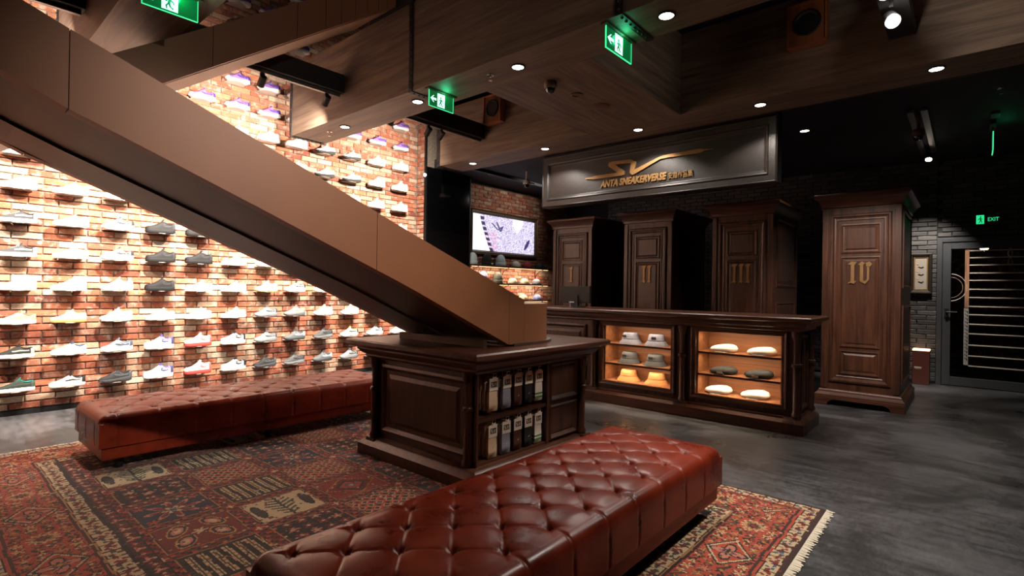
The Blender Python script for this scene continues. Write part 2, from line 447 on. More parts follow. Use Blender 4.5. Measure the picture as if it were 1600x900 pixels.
beam('trim_3', 0.92, 1.38, Y0, 6.49, bands=(6.46,))
beam('trim_4', 3.63, 5.40, 2.34, 3.50, mat=CLADX)
beam('trim_5', 3.63, 5.40, Y0, -1.2, mat=CLADX)
struct(MB().box(5.9, 5.95, Y0, 4.7, 3.2, 3.36).build('trim_6', BLACK))
struct(MB().box(5.46, 10.1, 6.26, 6.34, 3.30, 6.0).build('wall_upper', BLACK))
# ------------------------------------------------------------------ staircase
SY0, SY1 = 2.458, 3.55
TOPP = [(3.057, 1.211), (2.636, 1.372), (2.029, 1.602), (1.589, 1.772), (1.358, 1.862), (1.065, 1.974), (0.676, 2.124), (0.507, 2.188), (0.38, 2.234), (0.256, 2.283), (-0.5, 2.60), (-1.3, 2.93)]
BOTP = [(2.812, 0.925), (1.928, 1.32), (1.048, 1.68), (0.593, 1.863), (0.383, 1.944), (0.204, 2.034), (-0.5, 2.35), (-1.3, 2.68)]
def prof(pl, x):
    p = sorted(pl); return float(np.interp(x, [q[0] for q in p], [q[1] for q in p]))
stair = thing('staircase', 'bronze clad staircase rising from the walnut plinth across the shoe wall', 'staircase', (0, 0, 0))
def stringer(ya, yb, name, x_seams):
    for a, b in zip(x_seams[:-1], x_seams[1:]):
        xs = np.linspace(a+0.0015, b-0.0015, 9)
        m = MB()
        rings = [[(x, ya, prof(BOTP, x)), (x, yb, prof(BOTP, x)), (x, yb, prof(TOPP, x)), (x, ya, prof(TOPP, x))] for x in xs]
        m.loft(rings).build(name, BRONZE, stair)
stringer(SY0, SY0+0.07, 'side_panel', [-1.3, 0.383, 1.7, 2.812])
stringer(SY1-0.07, SY1, 'side_panel', [-1.3, 0.383, 1.7, 2.812])
# triangular lower end of the near and far side panels
for ya, yb in ((SY0, SY0+0.07), (SY1-0.07, SY1)):
    m = MB(); poly = [(2.8135, 0.925), (2.978, 0.925), (2.978, 1.241), (2.8135, prof(TOPP, 2.8135))]
    m.prism(poly, 'xz', ya, yb).build('side_panel', BRONZE, stair)
# soffit: two long panels with a narrow step between them
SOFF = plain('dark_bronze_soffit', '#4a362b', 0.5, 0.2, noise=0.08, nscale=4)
for ya, yb, dz in ((SY0+0.07, 3.09, 0.012), (3.10, SY1-0.07, 0.0)):
    xs = np.linspace(-1.3, 2.80, 24)
    MB().loft([[(x, ya, prof(BOTP, x)+dz), (x, yb, prof(BOTP, x)+dz), (x, yb, prof(BOTP, x)+dz+0.03), (x, ya, prof(BOTP, x)+dz+0.03)] for x in xs]).build('soffit_panel', SOFF, stair)
for i in range(10):
    x = 2.55-i*0.30; z = prof(BOTP, x-0.30)+0.095
    MB().box(x-0.30, x, SY0+0.07, SY1-0.07, z-0.03, z).build('tread', WALY, stair)
# rounded foot of the stair on the plinth
def round_rect(x0, x1, y0, y1, r, n=8):
    pts = []
    for cx, cy, a0, rr in ((x1-r, y0+r, -pi/2, r), (x1-r, y1-r, 0, r)):
        for i in range(n+1):
            a = a0+(pi/2)*i/n; pts.append((cx+rr*cos(a), cy+rr*sin(a)))
    return [(x0, y0)]+pts+[(x0, y1)]
MB().prism(round_rect(2.98, 3.49, SY0, SY1, 0.36), 'xy', 0.93, 1.212).build('rounded_foot', BRONZE, stair, 50)
MB().prism(round_rect(2.86, 3.58, SY0-0.01, SY1+0.03, 0.42), 'xy', 0.912, 0.93).build('foot_plate', SOFF, stair, 50)
MB().box(2.62, 2.65, SY0+0.06, 3.46, 0.912, 0.962).build('kick_board', SOFF, stair)
# upper flight returning to the upper floor
up = thing('upper_stair_flight', 'bronze clad upper stair flight rising to the floor above', 'staircase', (0, 0, 0))
UB = lambda x: 2.73+0.692*(x-1.182) if x < 2.9 else 3.919+0.65*(x-2.9)
UT = lambda x: 2.849+0.687*(x-0.904)
UX = [0.2, 0.86, 1.5, 2.15, 2.408, 2.56, 2.70, 2.83, 2.95, 3.05, 3.15]
for ya, yb in ((4.30, 4.36), (4.98, 5.04)):
    for a, b in zip(UX[:-1], UX[1:]):
        m = MB(); g = 0.002
        m.prism([(a+g, UB(a+g)), (b-g, UB(b-g)), (b-g, UT(b-g)), (a+g, UT(a+g))], 'xz', ya, yb).build('side_panel', BRONZE, up)
MB().prism([(0.2, UB(0.2)), (3.15, UB(3.15)), (3.15, UB(3.15)+0.03), (0.2, UB(0.2)+0.03)], 'xz', 4.36, 4.98).build('soffit_panel', plain('pale_soffit', '#8a6f5c', 0.5, noise=0.05), up)
for i in range(10):
    x = 0.5+i*0.265; z = UB(x+0.16)+0.07
    MB().box(x-0.13, x+0.16, 4.36, 4.98, z-0.03, z).build('tread', WALY, up)
ld = tag(MB().box(-0.9, 0.19, 3.57, 5.04, 1.90, 1.98).build('stair_landing', SOFF), 'bronze stair landing between the two stair flights', 'landing')

# ------------------------------------------------------------------ walnut plinth under the stair
pl = thing('walnut_plinth', 'carved walnut plinth under the stair foot with open sock shelves', 'plinth', (0, 0, 0))
PX0, PX1, PY0, PY1 = 2.45, 3.74, 2.42, 3.58
MB().rect(PX0, PX1, PY0, PY1, [(0.02, 0.762), (0.035, 0.778), (0.035, 0.79), (0.06, 0.805), (0.085, 0.835), (0.085, 0.845), (0.13, 0.862), (0.15, 0.875), (0.15, 0.900), (0.14, 0.911)]).build('worktop', WALX, pl, 35)
MB().rect(PX0, PX1, PY0, PY1, [(0.075, 0.0135), (0.075, 0.09), (0.06, 0.105), (0.03, 0.125), (0.02, 0.135), (0.0, 0.14)], True, True).build('base_moulding', WALX, pl, 35)
# carcass: back, sides, divider
OX0, OX1 = 2.492, 3.235      # sock opening
m = MB(); m.box(PX0+0.03, OX0, PY0+0.03, PY1-0.02, 0.14, 0.765); m.box(OX0, OX1, 2.98, PY1-0.02, 0.14, 0.765); m.box(OX1, PX1-0.03, PY0+0.03, PY1-0.02, 0.14, 0.765)
m.build('carcass', WAL, pl, 0, 0.003)
MB().box(OX0, OX1, PY0+0.02, 2.98, 0.425, 0.45).build('shelf', WALX, pl)
MB().box(OX0, OX1, PY0+0.02, 2.98, 0.139, 0.155).build('shelf', WALX, pl)
MB().box(OX0, OX1, PY0+0.02, PY0+0.05, 0.746, 0.765).build('rail', WALX, pl)
for xa, xb in ((PX0+0.022, OX0), (OX1-0.0, OX1+0.035)):
    MB().box(xa, xb, PY0+0.012, PY0+0.032, 0.14, 0.765).build('stile', WAL, pl, 0, 0.003)
PP = [(0.0, 0.012), (0.012, 0.02), (0.02, 0.012), (0.035, 0.0), (0.05, 0.004)]
for za, zb in ((0.16, 0.425), (0.455, 0.755)):
    MB().panel((0, PY0+0.025, 0), (1, 0, 0), (0, 0, 1), (0, -1, 0), OX1+0.04, PX1-0.09, za, zb, PP).build('panel', WAL, pl)
MB().panel((PX0+0.03, 0, 0), (0, -1, 0), (0, 0, 1), (-1, 0, 0), -PY1+0.11, -PY0-0.10, 0.19, 0.72, [(0, 0.0), (0, 0.018), (0.02, 0.024), (0.03, 0.018), (0.045, 0.002), (0.075, 0.002), (0.105, 0.012)]).build('panel', WAL, pl)
def pilaster(x, y, parent, z0=0.14, z1=0.765, w=0.04, n=16):
    z2 = z0+(z1-z0)*0.60
    shaft = [(w*0.62, z0), (w*0.95, z0+0.005), (w*0.95, z0+0.03), (w*0.72, z0+0.045), (w*0.70, z2-0.015), (w*0.95, z2-0.01), (w*1.0, z2+0.005), (w*0.95, z2+0.018), (w*0.66, z2+0.025), (w*0.62, z2+0.07), (w*0.70, z1-0.09), (w*0.98, z1-0.045), (w*1.08, z1-0.02), (w*1.08, z1)]
    return MB().lathe(shaft, (x, y, 0), n).build('pilaster', WAL, parent, 50)
for x, y in ((PX0+0.015, PY0+0.085), (PX1-0.045, PY0+0.0), (PX0+0.0, PY1-0.045), (PX1-0.02, PY1-0.03)):
    pilaster(x, y, pl)
for x, y in ((PX0-0.04, PY1-0.09), (PX1-0.1, PY0-0.06)):
    MB().rect(x, x+0.1, y, y+0.1, [(0.012, 0.0135), (0.012, 0.10), (0.004, 0.115), (0, 0.14)]).build('base_block', WAL, pl)
# ------------------------------------------------------------------ walnut counter
ct = thing('shop_counter', 'long walnut shop counter with two lit hat display bays', 'counter', (0, 0, 0))
CX0, CX1, CY0, CY1 = 5.50, 6.05, 1.20, 4.55
MB().rect(CX0, CX1, CY0, CY1, [(0.015, 0.955), (0.03, 0.965), (0.03, 0.985), (0.06, 1.0), (0.075, 1.03), (0.075, 1.04), (0.115, 1.05), (0.125, 1.06), (0.125, 1.085), (0.115, 1.095)]).build('worktop', WALY, ct, 35)
MB().rect(CX0, CX1, CY0, CY1, [(0.06, 0.0), (0.06, 0.10), (0.045, 0.115), (0.02, 0.135), (0.02, 0.15), (0.0, 0.155)]).build('base_moulding', WALY, ct, 35)
BAYS = [(2.47, 3.315), (1.352, 2.184)]
BZ0, BZ1 = 0.252, 0.905
BXB = 5.86
m = MB()
ys = [CY0+0.02, 1.352, 2.184, 2.47, 3.315, CY1]
for a, b in ((CY0+0.02, 1.352), (2.184, 2.47), (3.315, CY1)): m.box(CX0+0.03, CX1-0.02, a, b, 0.15, 0.957)
for a, b in BAYS:
    m.box(CX0+0.03, CX1-0.02, a, b, 0.15, BZ0-0.012); m.box(CX0+0.03, CX1-0.02, a, b, BZ1+0.012, 0.957); m.box(BXB+0.02, CX1-0.02, a, b, BZ0-0.012, BZ1+0.012)
m.build('carcass', WAL, ct, 0, 0.003)
led = emit('warm_led_strip', '#ffc98f', 3.0)
for a, b in BAYS:
    bay = MB().box(BXB, BXB+0.018, a, b, BZ0, BZ1).build('bay_back', BAY, ct)
    MB().box(BXB-0.012, BXB, a, b, 0.56, 0.575).build('batten', BAY, bay)
    MB().box(CX0+0.05, BXB, b-0.012, b, BZ0, BZ1).build('bay_side', BAY, ct)
    MB().box(CX0+0.05, BXB, a, a+0.012, BZ0, BZ1).build('bay_side', BAY, ct)
    MB().box(CX0+0.02, BXB, a, b, BZ0-0.012, BZ0).build('bay_floor', BAY, ct)
    for z in (0.693, 0.462):
        sh = MB().box(CX0+0.045, BXB, a+0.012, b-0.012, z-0.014, z).build('shelf', BAY, ct)
        MB().box(CX0+0.03, CX0+0.045, a+0.012, b-0.012, z-0.02, z+0.001).build('shelf_edge', WALY, sh)
    # face frame with a moulded inner edge
    f = MB().panel((CX0+0.03, 0, 0), (0, 1, 0), (0, 0, 1), (-1, 0, 0), a-0.055, b+0.055, BZ0-0.055, BZ1+0.05, [(0, 0.0), (0, 0.022), (0.012, 0.026), (0.03, 0.018), (0.048, 0.016), (0.052, 0.0), (0.052, -0.02)], False)
    f.build('bay_frame', WALY, ct)
    for z in (BZ1+0.011, 0.693-0.0145, 0.462-0.0145):
        MB().box(CX0+0.055, CX0+0.067, a+0.03, b-0.03, z-0.004, z).build('led_strip', led, ct)
        l = bpy.data.lights.new('bay_led', 'AREA'); l.shape = 'RECTANGLE'; l.size = b-a-0.1; l.size_y = 0.015; l.energy = 2.6; l.color = (1.0, 0.76, 0.52); l.spread = radians(150)
        lo = bpy.data.objects.new('bay_led', l); COL.objects.link(lo); lo.location = (CX0+0.075, (a+b)/2, z-0.009)
        lo.rotation_euler = Vector((0.35, 0, -1)).to_track_quat('-Z', 'Y').to_euler()
MB().panel((CX0+0.03, 0, 0), (0, 1, 0), (0, 0, 1), (-1, 0, 0), 3.56, 4.42, 0.22, 0.90, [(0, 0.0), (0, 0.018), (0.02, 0.024), (0.03, 0.018), (0.045, 0.002), (0.075, 0.002), (0.105, 0.012)]).build('panel', WAL, ct)
MB().panel((0, CY0+0.02, 0), (1, 0, 0), (0, 0, 1), (0, -1, 0), CX0+0.14, CX1-0.14, 0.2, 0.92, [(0, 0.0), (0, 0.018), (0.02, 0.024), (0.03, 0.018), (0.045, 0.002), (0.075, 0.002), (0.105, 0.012)]).build('panel', WAL, ct)
for y in (2.327, 3.44):
    pilaster(CX0+0.005, y, ct, 0.15, 0.957, 0.045)
    MB().rect(CX0-0.045, CX0+0.03, y-0.07, y+0.07, [(0.012, 0.0), (0.012, 0.10), (0.002, 0.12), (0.002, 0.158)]).build('base_block', WAL, ct)
for x, y in ((CX0+0.02, CY0+0.02), (CX1-0.06, CY0+0.0)):
    pilaster(x, y, ct, 0.15, 0.957, 0.05)
# chamfered corner block at the open end
MB().loft([[(CX0+a, CY0-o, z), (CX0+0.16, CY0-o, z), (CX0+0.16, CY0+0.12, z), (CX0-o, CY0+0.12, z), (CX0-o, CY0+a, z)] for o, a, z in ((0.062, 0.02, 0), (0.062, 0.02, 0.10), (0.05, 0.03, 0.12), (0.02, 0.04, 0.15))]).build('base_block', WAL, ct)

# ------------------------------------------------------------------ numbered wardrobes
def stem(x, w=0.034, h=0.26):
    return [(x-w*0.5, 0.03), (x-w*1.15, 0.018), (x-w*1.35, 0.0), (x-w*0.6, 0.012), (x+w*0.4, 0.0), (x+w*1.2, 0.034), (x+w*0.5, 0.034), (x+w*0.5, h-0.045), (x+w*1.3, h), (x+w*0.7, h-0.006), (x, h), (x-w*0.6, h-0.004), (x-w*1.35, h-0.034), (x-w*0.5, h-0.034)]
def numeral_mesh(kind):
    m = MB(); h = 0.26
    def add(poly): m.prism([(-p[0], p[1]) for p in poly], 'yz', 0.0, -0.014)
    if kind in (1, 2, 3):
        w = 0.032; gap = 0.086
        for i in range(kind): add(stem((i-(kind-1)/2)*gap, w, h))
    else:
        add(stem(-0.072, 0.034, h))
        add([(0.0, 0.03), (0.034, 0.032), (0.034, h-0.035), (0.052, h-0.02), (0.018, h), (-0.022, h-0.04), (0.0, h-0.04)])
        add([(-0.002, 0.03), (0.052, 0.0), (0.09, 0.05), (0.09, h-0.06), (0.068, h-0.05), (0.068, 0.055), (0.052, 0.034), (0.036, 0.04)])
        add([(0.062, h-0.055), (0.092, h-0.07), (0.118, h-0.03), (0.09, h), (0.055, h-0.02)])
    return m.mesh('numeral')
WX, WW, WD = 7.24, 0.80, 1.28
def wardrobe(kind, yc, label):
    t = thing('wardrobe', label, 'wardrobe', (WX, yc, 0), 'numbered walnut wardrobes')
    h = WW/2
    MB().box(0.03, WD, -h+0.015, h-0.015, 0.14, 2.36).build('body', WAL, t, 0, 0.004)
    MB().rect(0.02, WD, -h+0.01, h-0.01, [(0.0, 2.34), (0.012, 2.345), (0.012, 2.37), (0.02, 2.385), (0.035, 2.42), (0.065, 2.455), (0.085, 2.465), (0.085, 2.49), (0.078, 2.50)]).build('crown', WALY, t, 35)
    MB().rect(0.02, WD, -h+0.01, h-0.01, [(0.05, 0.11), (0.05, 0.125), (0.04, 0.135), (0.022, 0.155), (0.022, 0.165), (0.008, 0.185), (0.0, 0.19)]).build('base_moulding', WALY, t, 35)
    m = MB()
    for ya, yb in ((-h-0.04, -h+0.12), (h-0.12, h+0.04)):
        s = 1 if ya < 0 else -1
        o, i = (ya, yb) if s == 1 else (yb, ya)
        m.prism([(o, 0.0), (i-0.03*s, 0.0), (i-0.02*s, 0.04), (i+0.02*s, 0.065), (i+0.05*s, 0.07), (i+0.05*s, 0.11), (o, 0.11)], 'yz', -0.03, 0.0)
    m.prism([(-h+0.17, 0.07), (h-0.17, 0.07), (h-0.17, 0.11), (-h+0.17, 0.11)], 'yz', -0.03, 0.0)
    m.box(0.0, WD, -h-0.04, -h-0.01, 0.0, 0.11); m.box(0.0, WD, h+0.01, h+0.04, 0.0, 0.11)
    m.build('bracket_foot', WALY, t, 0, 0.003)
    # door frame: outer bolection, then three raised panels
    fr = MB().panel((0.03, 0, 0), (0, 1, 0), (0, 0, 1), (-1, 0, 0), -h+0.10, h-0.10, 0.28, 2.26, [(0, 0.0), (0, 0.018), (0.015, 0.026), (0.028, 0.026), (0.04, 0.012), (0.055, 0.008), (0.07, 0.010), (0.08, 0.004), (0.092, 0.004)])
    fr.build('door', WAL, t)
    for y in (-h+0.045, h-0.045):
        MB().box(0.012, 0.03, y-0.03, y+0.03, 0.20, 2.33).build('stile', WAL, t, 0, 0.004)
    PR = [(0, 0.006), (0.0, 0.016), (0.012, 0.018), (0.02, 0.006), (0.035, 0.004), (0.055, 0.014)]
    for za, zb in ((1.80, 2.14), (0.70, 1.76), (0.38, 0.66)):
        MB().panel((0.03, 0, 0), (0, 1, 0), (0, 0, 1), (-1, 0, 0), -h+0.205, h-0.205, za, zb, PR).build('panel', WAL, t)
    for za in (0.30, 1.40):
        for s in (-1, 1):
            MB().panel((0, s*(h-0.015), 0), (1, 0, 0), (0, 0, 1), (0, s, 0), 0.16, WD-0.16, za, za+0.9, [(0, 0), (0, 0.014), (0.02, 0.018), (0.035, 0.002), (0.08, 0.01)]).build('side_panel', WAL, t)
    o = put('numeral', numeral_mesh(kind), GOLD, t); o.location = (0.014, 0, 1.44)
    return t
wardrobe(1, 4.985, 'walnut wardrobe with gold numeral I, beside the hat shelves')
wardrobe(2, 3.632, 'walnut wardrobe with gold numeral II behind the counter')
wardrobe(3, 2.28, 'walnut wardrobe with gold numeral III behind the counter')
wardrobe(4, 0.958, 'walnut wardrobe with gold numeral IV standing free on the floor')

# ------------------------------------------------------------------ fascia sign above the counter
sg = thing('fascia_sign', 'dark leather fascia sign with gold emblem above the counter', 'sign', (0, 0, 0))
SX = 6.0
LEATH = plain('black_grained_leather', '#1f1a18', 0.42, 0.0, noise=0.35, nscale=90, bump=0.35)
MB().box(SX, SX+0.14, 1.53, 4.63, 2.485, 3.345).build('body', LEATH, sg, 0, 0.004)
MB().panel((SX, 0, 0), (0, 1, 0), (0, 0, 1), (-1, 0, 0), 1.53, 4.63, 2.485, 3.19, [(0, 0.0), (0, 0.03), (0.012, 0.04), (0.022, 0.032), (0.085, 0.032), (0.095, 0.042), (0.115, 0.03), (0.13, 0.012), (0.14, 0.010)]).build('moulded_frame', LEATH, sg)
def px_poly(pts, X):
    out = []
    for x, y in pts:
        d = CR*((x-800)/F_PX)-CU*((y-450)/F_PX)+CF
        k = X/d.x; out.append((d.y*k, EYE+d.z*k))
    return out
s7 = 1600/220.0
L = lambda pts: px_poly([(900+x/s7, 220+y/s7) for x, y in pts], SX-0.02)
S_ = L([(108, 428), (190, 412), (215, 400), (475, 362), (370, 290), (378, 250), (420, 236), (620, 212), (690, 240), (668, 328), (960, 178), (1060, 152), (1420, 92), (1470, 98), (1560, 90), (1562, 97), (1470, 110), (1410, 140), (1050, 190), (960, 208), (665, 382), (640, 388), (612, 362), (632, 252), (450, 270), (555, 345), (550, 385), (520, 395), (210, 438), (110, 436)])
MB().prism(S_, 'yz', SX-0.012, SX-0.032).build('emblem', GOLD, sg)
def yz_text(body, y_left, z, width, size, shear, parent, name, X, ext=0.006, offset=0.0):
    me = text_mesh(body, size, ext, shear, 'LEFT', 1.0, offset)
    n = len(me.vertices); co = np.empty(n*3); me.vertices.foreach_get('co', co); co = co.reshape(-1, 3)
    w = co[:, 0].max()-co[:, 0].min(); k = width/w
    out = np.stack([X-co[:, 2]-ext, y_left-(co[:, 0]-co[:, 0].min())*k, z+co[:, 1]], 1)
    me.vertices.foreach_set('co', out.ravel()); me.update(); me.flip_normals()
    return put(name, me, GOLD, parent)
yz_text('ANTA SNEAKERVERSE', 3.675, 2.668, 0.92, 0.118, 0.2, sg, 'lettering', SX-0.012, 0.006, 0.005)
yz_text('安踏作品集', 2.735, 2.668, 0.30, 0.085, 0.0, sg, 'lettering', SX-0.012)
# ------------------------------------------------------------------ tufted leather benches
t = NT('oxblood_leather')
v = t.coords('Object', (1, 1, 1))
n1 = t.node('ShaderNodeTexNoise', i_Scale=5.0, i_Detail=5.0, i_Roughness=0.6); t.link(v, n1.inputs['Vector'])
n2 = t.node('ShaderNodeTexVoronoi', i_Scale=420.0); t.link(v, n2.inputs['Vector'])
r = t.ramp(n1.outputs[0], [(0.3, lin('#5e1c10')), (0.55, lin('#7c2b18')), (0.8, lin('#963a20'))]); t.link(r.outputs[0], t.b.inputs['Base Color'])
rr = t.ramp(n1.outputs[0], [(0.3, (0.25, 0.25, 0.25, 1)), (0.8, (0.36, 0.36, 0.36, 1))]); t.link(rr.outputs[0], t.b.inputs['Roughness'])
t.b.inputs['Specular IOR Level'].default_value = 0.22
t.bump(n2.outputs[0], 0.06, 0.002)
LEATHER = t.m
TX, TY, LXO = 0.2525, 0.26, -0.09
def bench_mesh(L, W, z0, H, seed):
    nx, ny = 400, 130
    xs = np.linspace(-L/2, L/2, nx); ys = np.linspace(-W/2, W/2, ny)
    X, Y = np.meshgrid(xs, ys, indexing='ij')
    e = np.minimum(L/2-np.abs(X), W/2-np.abs(Y)); R = 0.055
    ex = np.clip(R-(L/2-np.abs(X)), 0, R); ey = np.clip(R-(W/2-np.abs(Y)), 0, R)
    drop = R-np.sqrt(np.clip(R*R-np.minimum(ex*ex+ey*ey, R*R), 0, None))
    a, b = (X-LXO)/TX+Y/TY, (X-LXO)/TX-Y/TY            # creases on the two diagonals, buttons where they cross
    s = np.abs(np.sin(pi*a/1.0)*np.sin(pi*b/1.0))
    sa, sb = np.abs(np.sin(pi*a)), np.abs(np.sin(pi*b))
    inner = np.clip((e-0.045)/0.06, 0, 1); inner = inner*inner*(3-2*inner)
    crease = 0.0070*(np.exp(-(sa/0.075)**2)+np.exp(-(sb/0.075)**2))*0.5
    rad = np.sqrt(sa**2+sb**2)
    dimple = 0.030*np.exp(-(rad/0.30)**1.15)
    ang = np.arctan2(sb, sa+1e-6)
    pleat = 0.0036*np.exp(-((rad-0.36)/0.22)**2)*np.cos(ang*16)
    puff = 0.0055*np.sqrt(s)
    edgecrease = 0.006*np.exp(-(np.abs(np.sin(pi*(X-LXO)/TX))/0.10)**2)*(1-inner)*np.clip(e/0.02, 0, 1)
    Z = H-drop+inner*(puff-crease-dimple+pleat)-edgecrease+0.012*np.clip(e/0.3, 0, 1)
    V = np.stack([X, Y, Z], 2).reshape(-1, 3).tolist()
    idx = lambda i, j: i*ny+j
    Fc = [(idx(i, j), idx(i+1, j), idx(i+1, j+1), idx(i, j+1)) for i in range(nx-1) for j in range(ny-1)]
    loop = [idx(i, 0) for i in range(nx)]+[idx(nx-1, j) for j in range(1, ny)]+[idx(i, ny-1) for i in range(nx-2, -1, -1)]+[idx(0, j) for j in range(ny-2, 0, -1)]
    prev = loop; zt = H-R
    for k, f in enumerate((0.25, 0.5, 0.75, 1.0)):
        ring = []
        for q in loop:
            x, y, z = V[q]
            bulge = 0.004*sin(pi*f); g = 1.0
            u = x-LXO if abs(abs(y)-W/2) < 1e-6 else y*TX/TY
            g = math.exp(-(abs(sin(pi*u/TX))/0.10)**2)
            cor = hypot(L/2-abs(x), W/2-abs(y)); g *= min(1.0, max(0.0, (cor-0.03)/0.05)); bulge *= min(1.0, cor/0.08)
            o = bulge-0.007*g*(1-f*0.4)
            nxn = (1 if x > 0 else -1) if abs(abs(x)-L/2) < 1e-6 else 0
            nyn = (1 if y > 0 else -1) if abs(abs(y)-W/2) < 1e-6 else 0
            ring.append(len(V)); V.append([x+nxn*o, y+nyn*o, z+(z0-z)*f])
        n = len(loop)
        for i in range(n): Fc.append((prev[i], ring[i], ring[(i+1) % n], prev[(i+1) % n]))
        prev = ring
    Fc.append(tuple(prev))
    me = bpy.data.meshes.new('cushion'); me.from_pydata(V, [], Fc); me.update()
    bm = bmesh.new(); bm.from_mesh(me); bmesh.ops.recalc_face_normals(bm, faces=bm.faces); bm.to_mesh(me); bm.free()
    me.polygons.foreach_set('use_smooth', [True]*len(me.polygons)); me.set_sharp_from_angle(angle=radians(75))
    spots = []
    for i in range(-12, 13):
        for j in range(-4, 5):
            if (i+j) % 2 == 0:
                # crossings where X/TX+Y/TY and X/TX-Y/TY are whole numbers
                x, y = i*TX/2+LXO, j*TY/2
                if abs(x) < L/2-0.10 and abs(y) < W/2-0.09: spots.append((x, y))
    return me, spots
BL, BW, BH = 2.40, 0.76, 0.395
cush, spots = bench_mesh(BL, BW, 0.175, BH, 3)
btn = MB().lathe([(0.0005, 0.004), (0.009, 0.0035), (0.013, 0.0), (0.012, -0.004), (0.002, -0.006)], (0, 0, 0), 12).mesh('button', 80)
def bench(loc, label):
    b = thing('tufted_bench', label, 'bench', loc, 'tufted leather benches')
    put('cushion', cush, LEATHER, b)
    MB().rect(-BL/2+0.025, BL/2-0.025, -BW/2+0.025, BW/2-0.025, [(0, 0.085), (0.006, 0.09), (0.006, 0.17), (0, 0.176)]).build('skirt', LEATHER, b, 0, 0.004)
    for x in (-BL/2+0.14, 0.0, BL/2-0.14):
        for y in (-BW/2+0.12, BW/2-0.12):
            MB().lathe([(0.022, 0.0), (0.026, 0.01), (0.034, 0.09)], (x, y, 0), 14).build('leg', BLACK, b, 50)
    for x, y in spots:
        o = put('button', btn, LEATHER, b); o.location = (x, y, BH-0.021)
    return b
RUGT = 0.012
bench((0.775+BL/2, 1.09+BW/2, RUGT+0.001), 'tufted oxblood leather bench in the foreground on the rug')
bench((0.88+BL/2, 4.44+BW/2, RUGT+0.001), 'tufted oxblood leather bench in front of the sneaker wall')

# ------------------------------------------------------------------ patterned garden carpet
RX0, RX1, RY0, RY1 = 0.22, 3.69, 0.64, 5.51
ST = 0.0072
nx, ny = int((RX1-RX0)/ST), int((RY1-RY0)/ST)
gx = (np.arange(nx)+0.5)*ST; gy = (np.arange(ny)+0.5)*ST
GX, GY = np.meshgrid(gx, gy, indexing='ij')
wx = 0.004*np.sin(GY*9+1.3*np.sin(GX*9))+0.002*np.sin(GY*31+GX*11); wy = 0.004*np.sin(GX*11+1.1*np.sin(GY*8))+0.002*np.sin(GX*33)
GX = GX+wx; GY = GY+wy
PAL = {k: np.array(lin(c)[:3]) for k, c in dict(red='#8c241b', orange='#b2452a', brick='#742219', ivory='#cdb28a', tan='#a9784a', navy='#1c2233', black='#19120f', brown='#3d1d16', green='#3a4636', blue='#44566b', gold='#c08a3a', pink='#c47a63').items()}
IMG = np.zeros((nx, ny, 3)); IMG[:] = PAL['brick']
W_, H_ = nx*ST, ny*ST
def paint(mask, c): IMG[mask] = PAL[c]
def flower(u, v, r, n=6, amp=0.3, ph=0.0):
    rad = np.sqrt(u*u+v*v); an = np.arctan2(v, u)
    return rad < r*(1-amp+amp*np.cos(n*an+ph))
ed = np.minimum(np.minimum(GX, W_-GX), np.minimum(GY, H_-GY))
horiz = np.minimum(GX, W_-GX) > np.minimum(GY, H_-GY)       # True: band runs along x
along = np.where(horiz, GX, GY)
def guard(a, b, ground, motif, motif2, pitch, line='brown'):
    m = (ed >= a) & (ed < b); paint(m, ground)
    w = b-a; t_ = (ed-a)/w-0.5; s_ = (along % pitch)/pitch-0.5
    k = (np.floor(along/pitch).astype(int)) % 2
    sq = 0.5*np.sin(2*pi*along/(pitch*1.37)+3*t_)
    paint(m & (np.abs(t_-0.3*sq) < 0.14) & (np.abs(s_) > 0.22), 'brick')
    paint(m & (np.abs(s_-0.42) < 0.06), line)
    fl = flower(s_*pitch, (t_-0.12*sq)*w, w*0.42, 3, 0.42, 1.0)
    paint(m & fl & (k == 0), motif); paint(m & fl & (k == 1), motif2)
    paint(m & flower(s_*pitch, t_*w, w*0.13, 4, 0.2), 'ivory')
    paint(m & (np.abs(t_) > 0.44), line)
M0 = 0.0
paint(ed < 0.025, 'brown')
guard(0.025, 0.10, 'ivory', 'red', 'blue', 0.085)
paint((ed >= 0.10) & (ed < 0.115), 'orange'); paint((ed >= 0.115) & (ed < 0.13), 'brown')
# main border: red ground, framed rosettes and scattered flowers
mb = (ed >= 0.13) & (ed < 0.40); paint(mb, 'orange')
t_ = (ed-0.265); pit = 0.40; s_ = ((along+0.08) % pit)-pit/2; k = np.floor((along+0.08)/pit).astype(int) % 2
dia = np.abs(s_)/0.17+np.abs(t_)/0.125
paint(mb & (dia < 1.0) & (k == 0), 'black'); paint(mb & (dia < 0.90) & (k == 0), 'ivory'); paint(mb & (dia < 0.80) & (k == 0), 'orange')
q = flower(s_, t_, 0.10, 4, 0.28); paint(mb & q & (k == 0), 'black'); paint(mb & flower(s_, t_, 0.082, 4, 0.28) & (k == 0), 'pink'); paint(mb & flower(s_, t_, 0.045, 8, 0.3) & (k == 0), 'navy'); paint(mb & flower(s_, t_, 0.02, 6, 0.2) & (k == 0), 'gold')
paint(mb & flower(s_, t_, 0.075, 12, 0.18) & (k == 1), 'ivory'); paint(mb & flower(s_, t_, 0.06, 12, 0.18) & (k == 1), 'tan'); paint(mb & flower(s_, t_, 0.040, 8, 0.2) & (k == 1), 'brown'); paint(mb & flower(s_, t_, 0.018, 6, 0.2) & (k == 1), 'red')
su = ((along+0.033*np.floor((ed-0.13)/0.0675)) % 0.068)-0.034; tv = ((ed-0.13) % 0.0675)-0.034; kk = (np.floor(along/0.068)*3+2*np.floor((ed-0.13)/0.0675)).astype(int) % 7
free = mb & np.where(k == 0, dia > 1.06, np.sqrt(s_**2+t_**2) > 0.085)
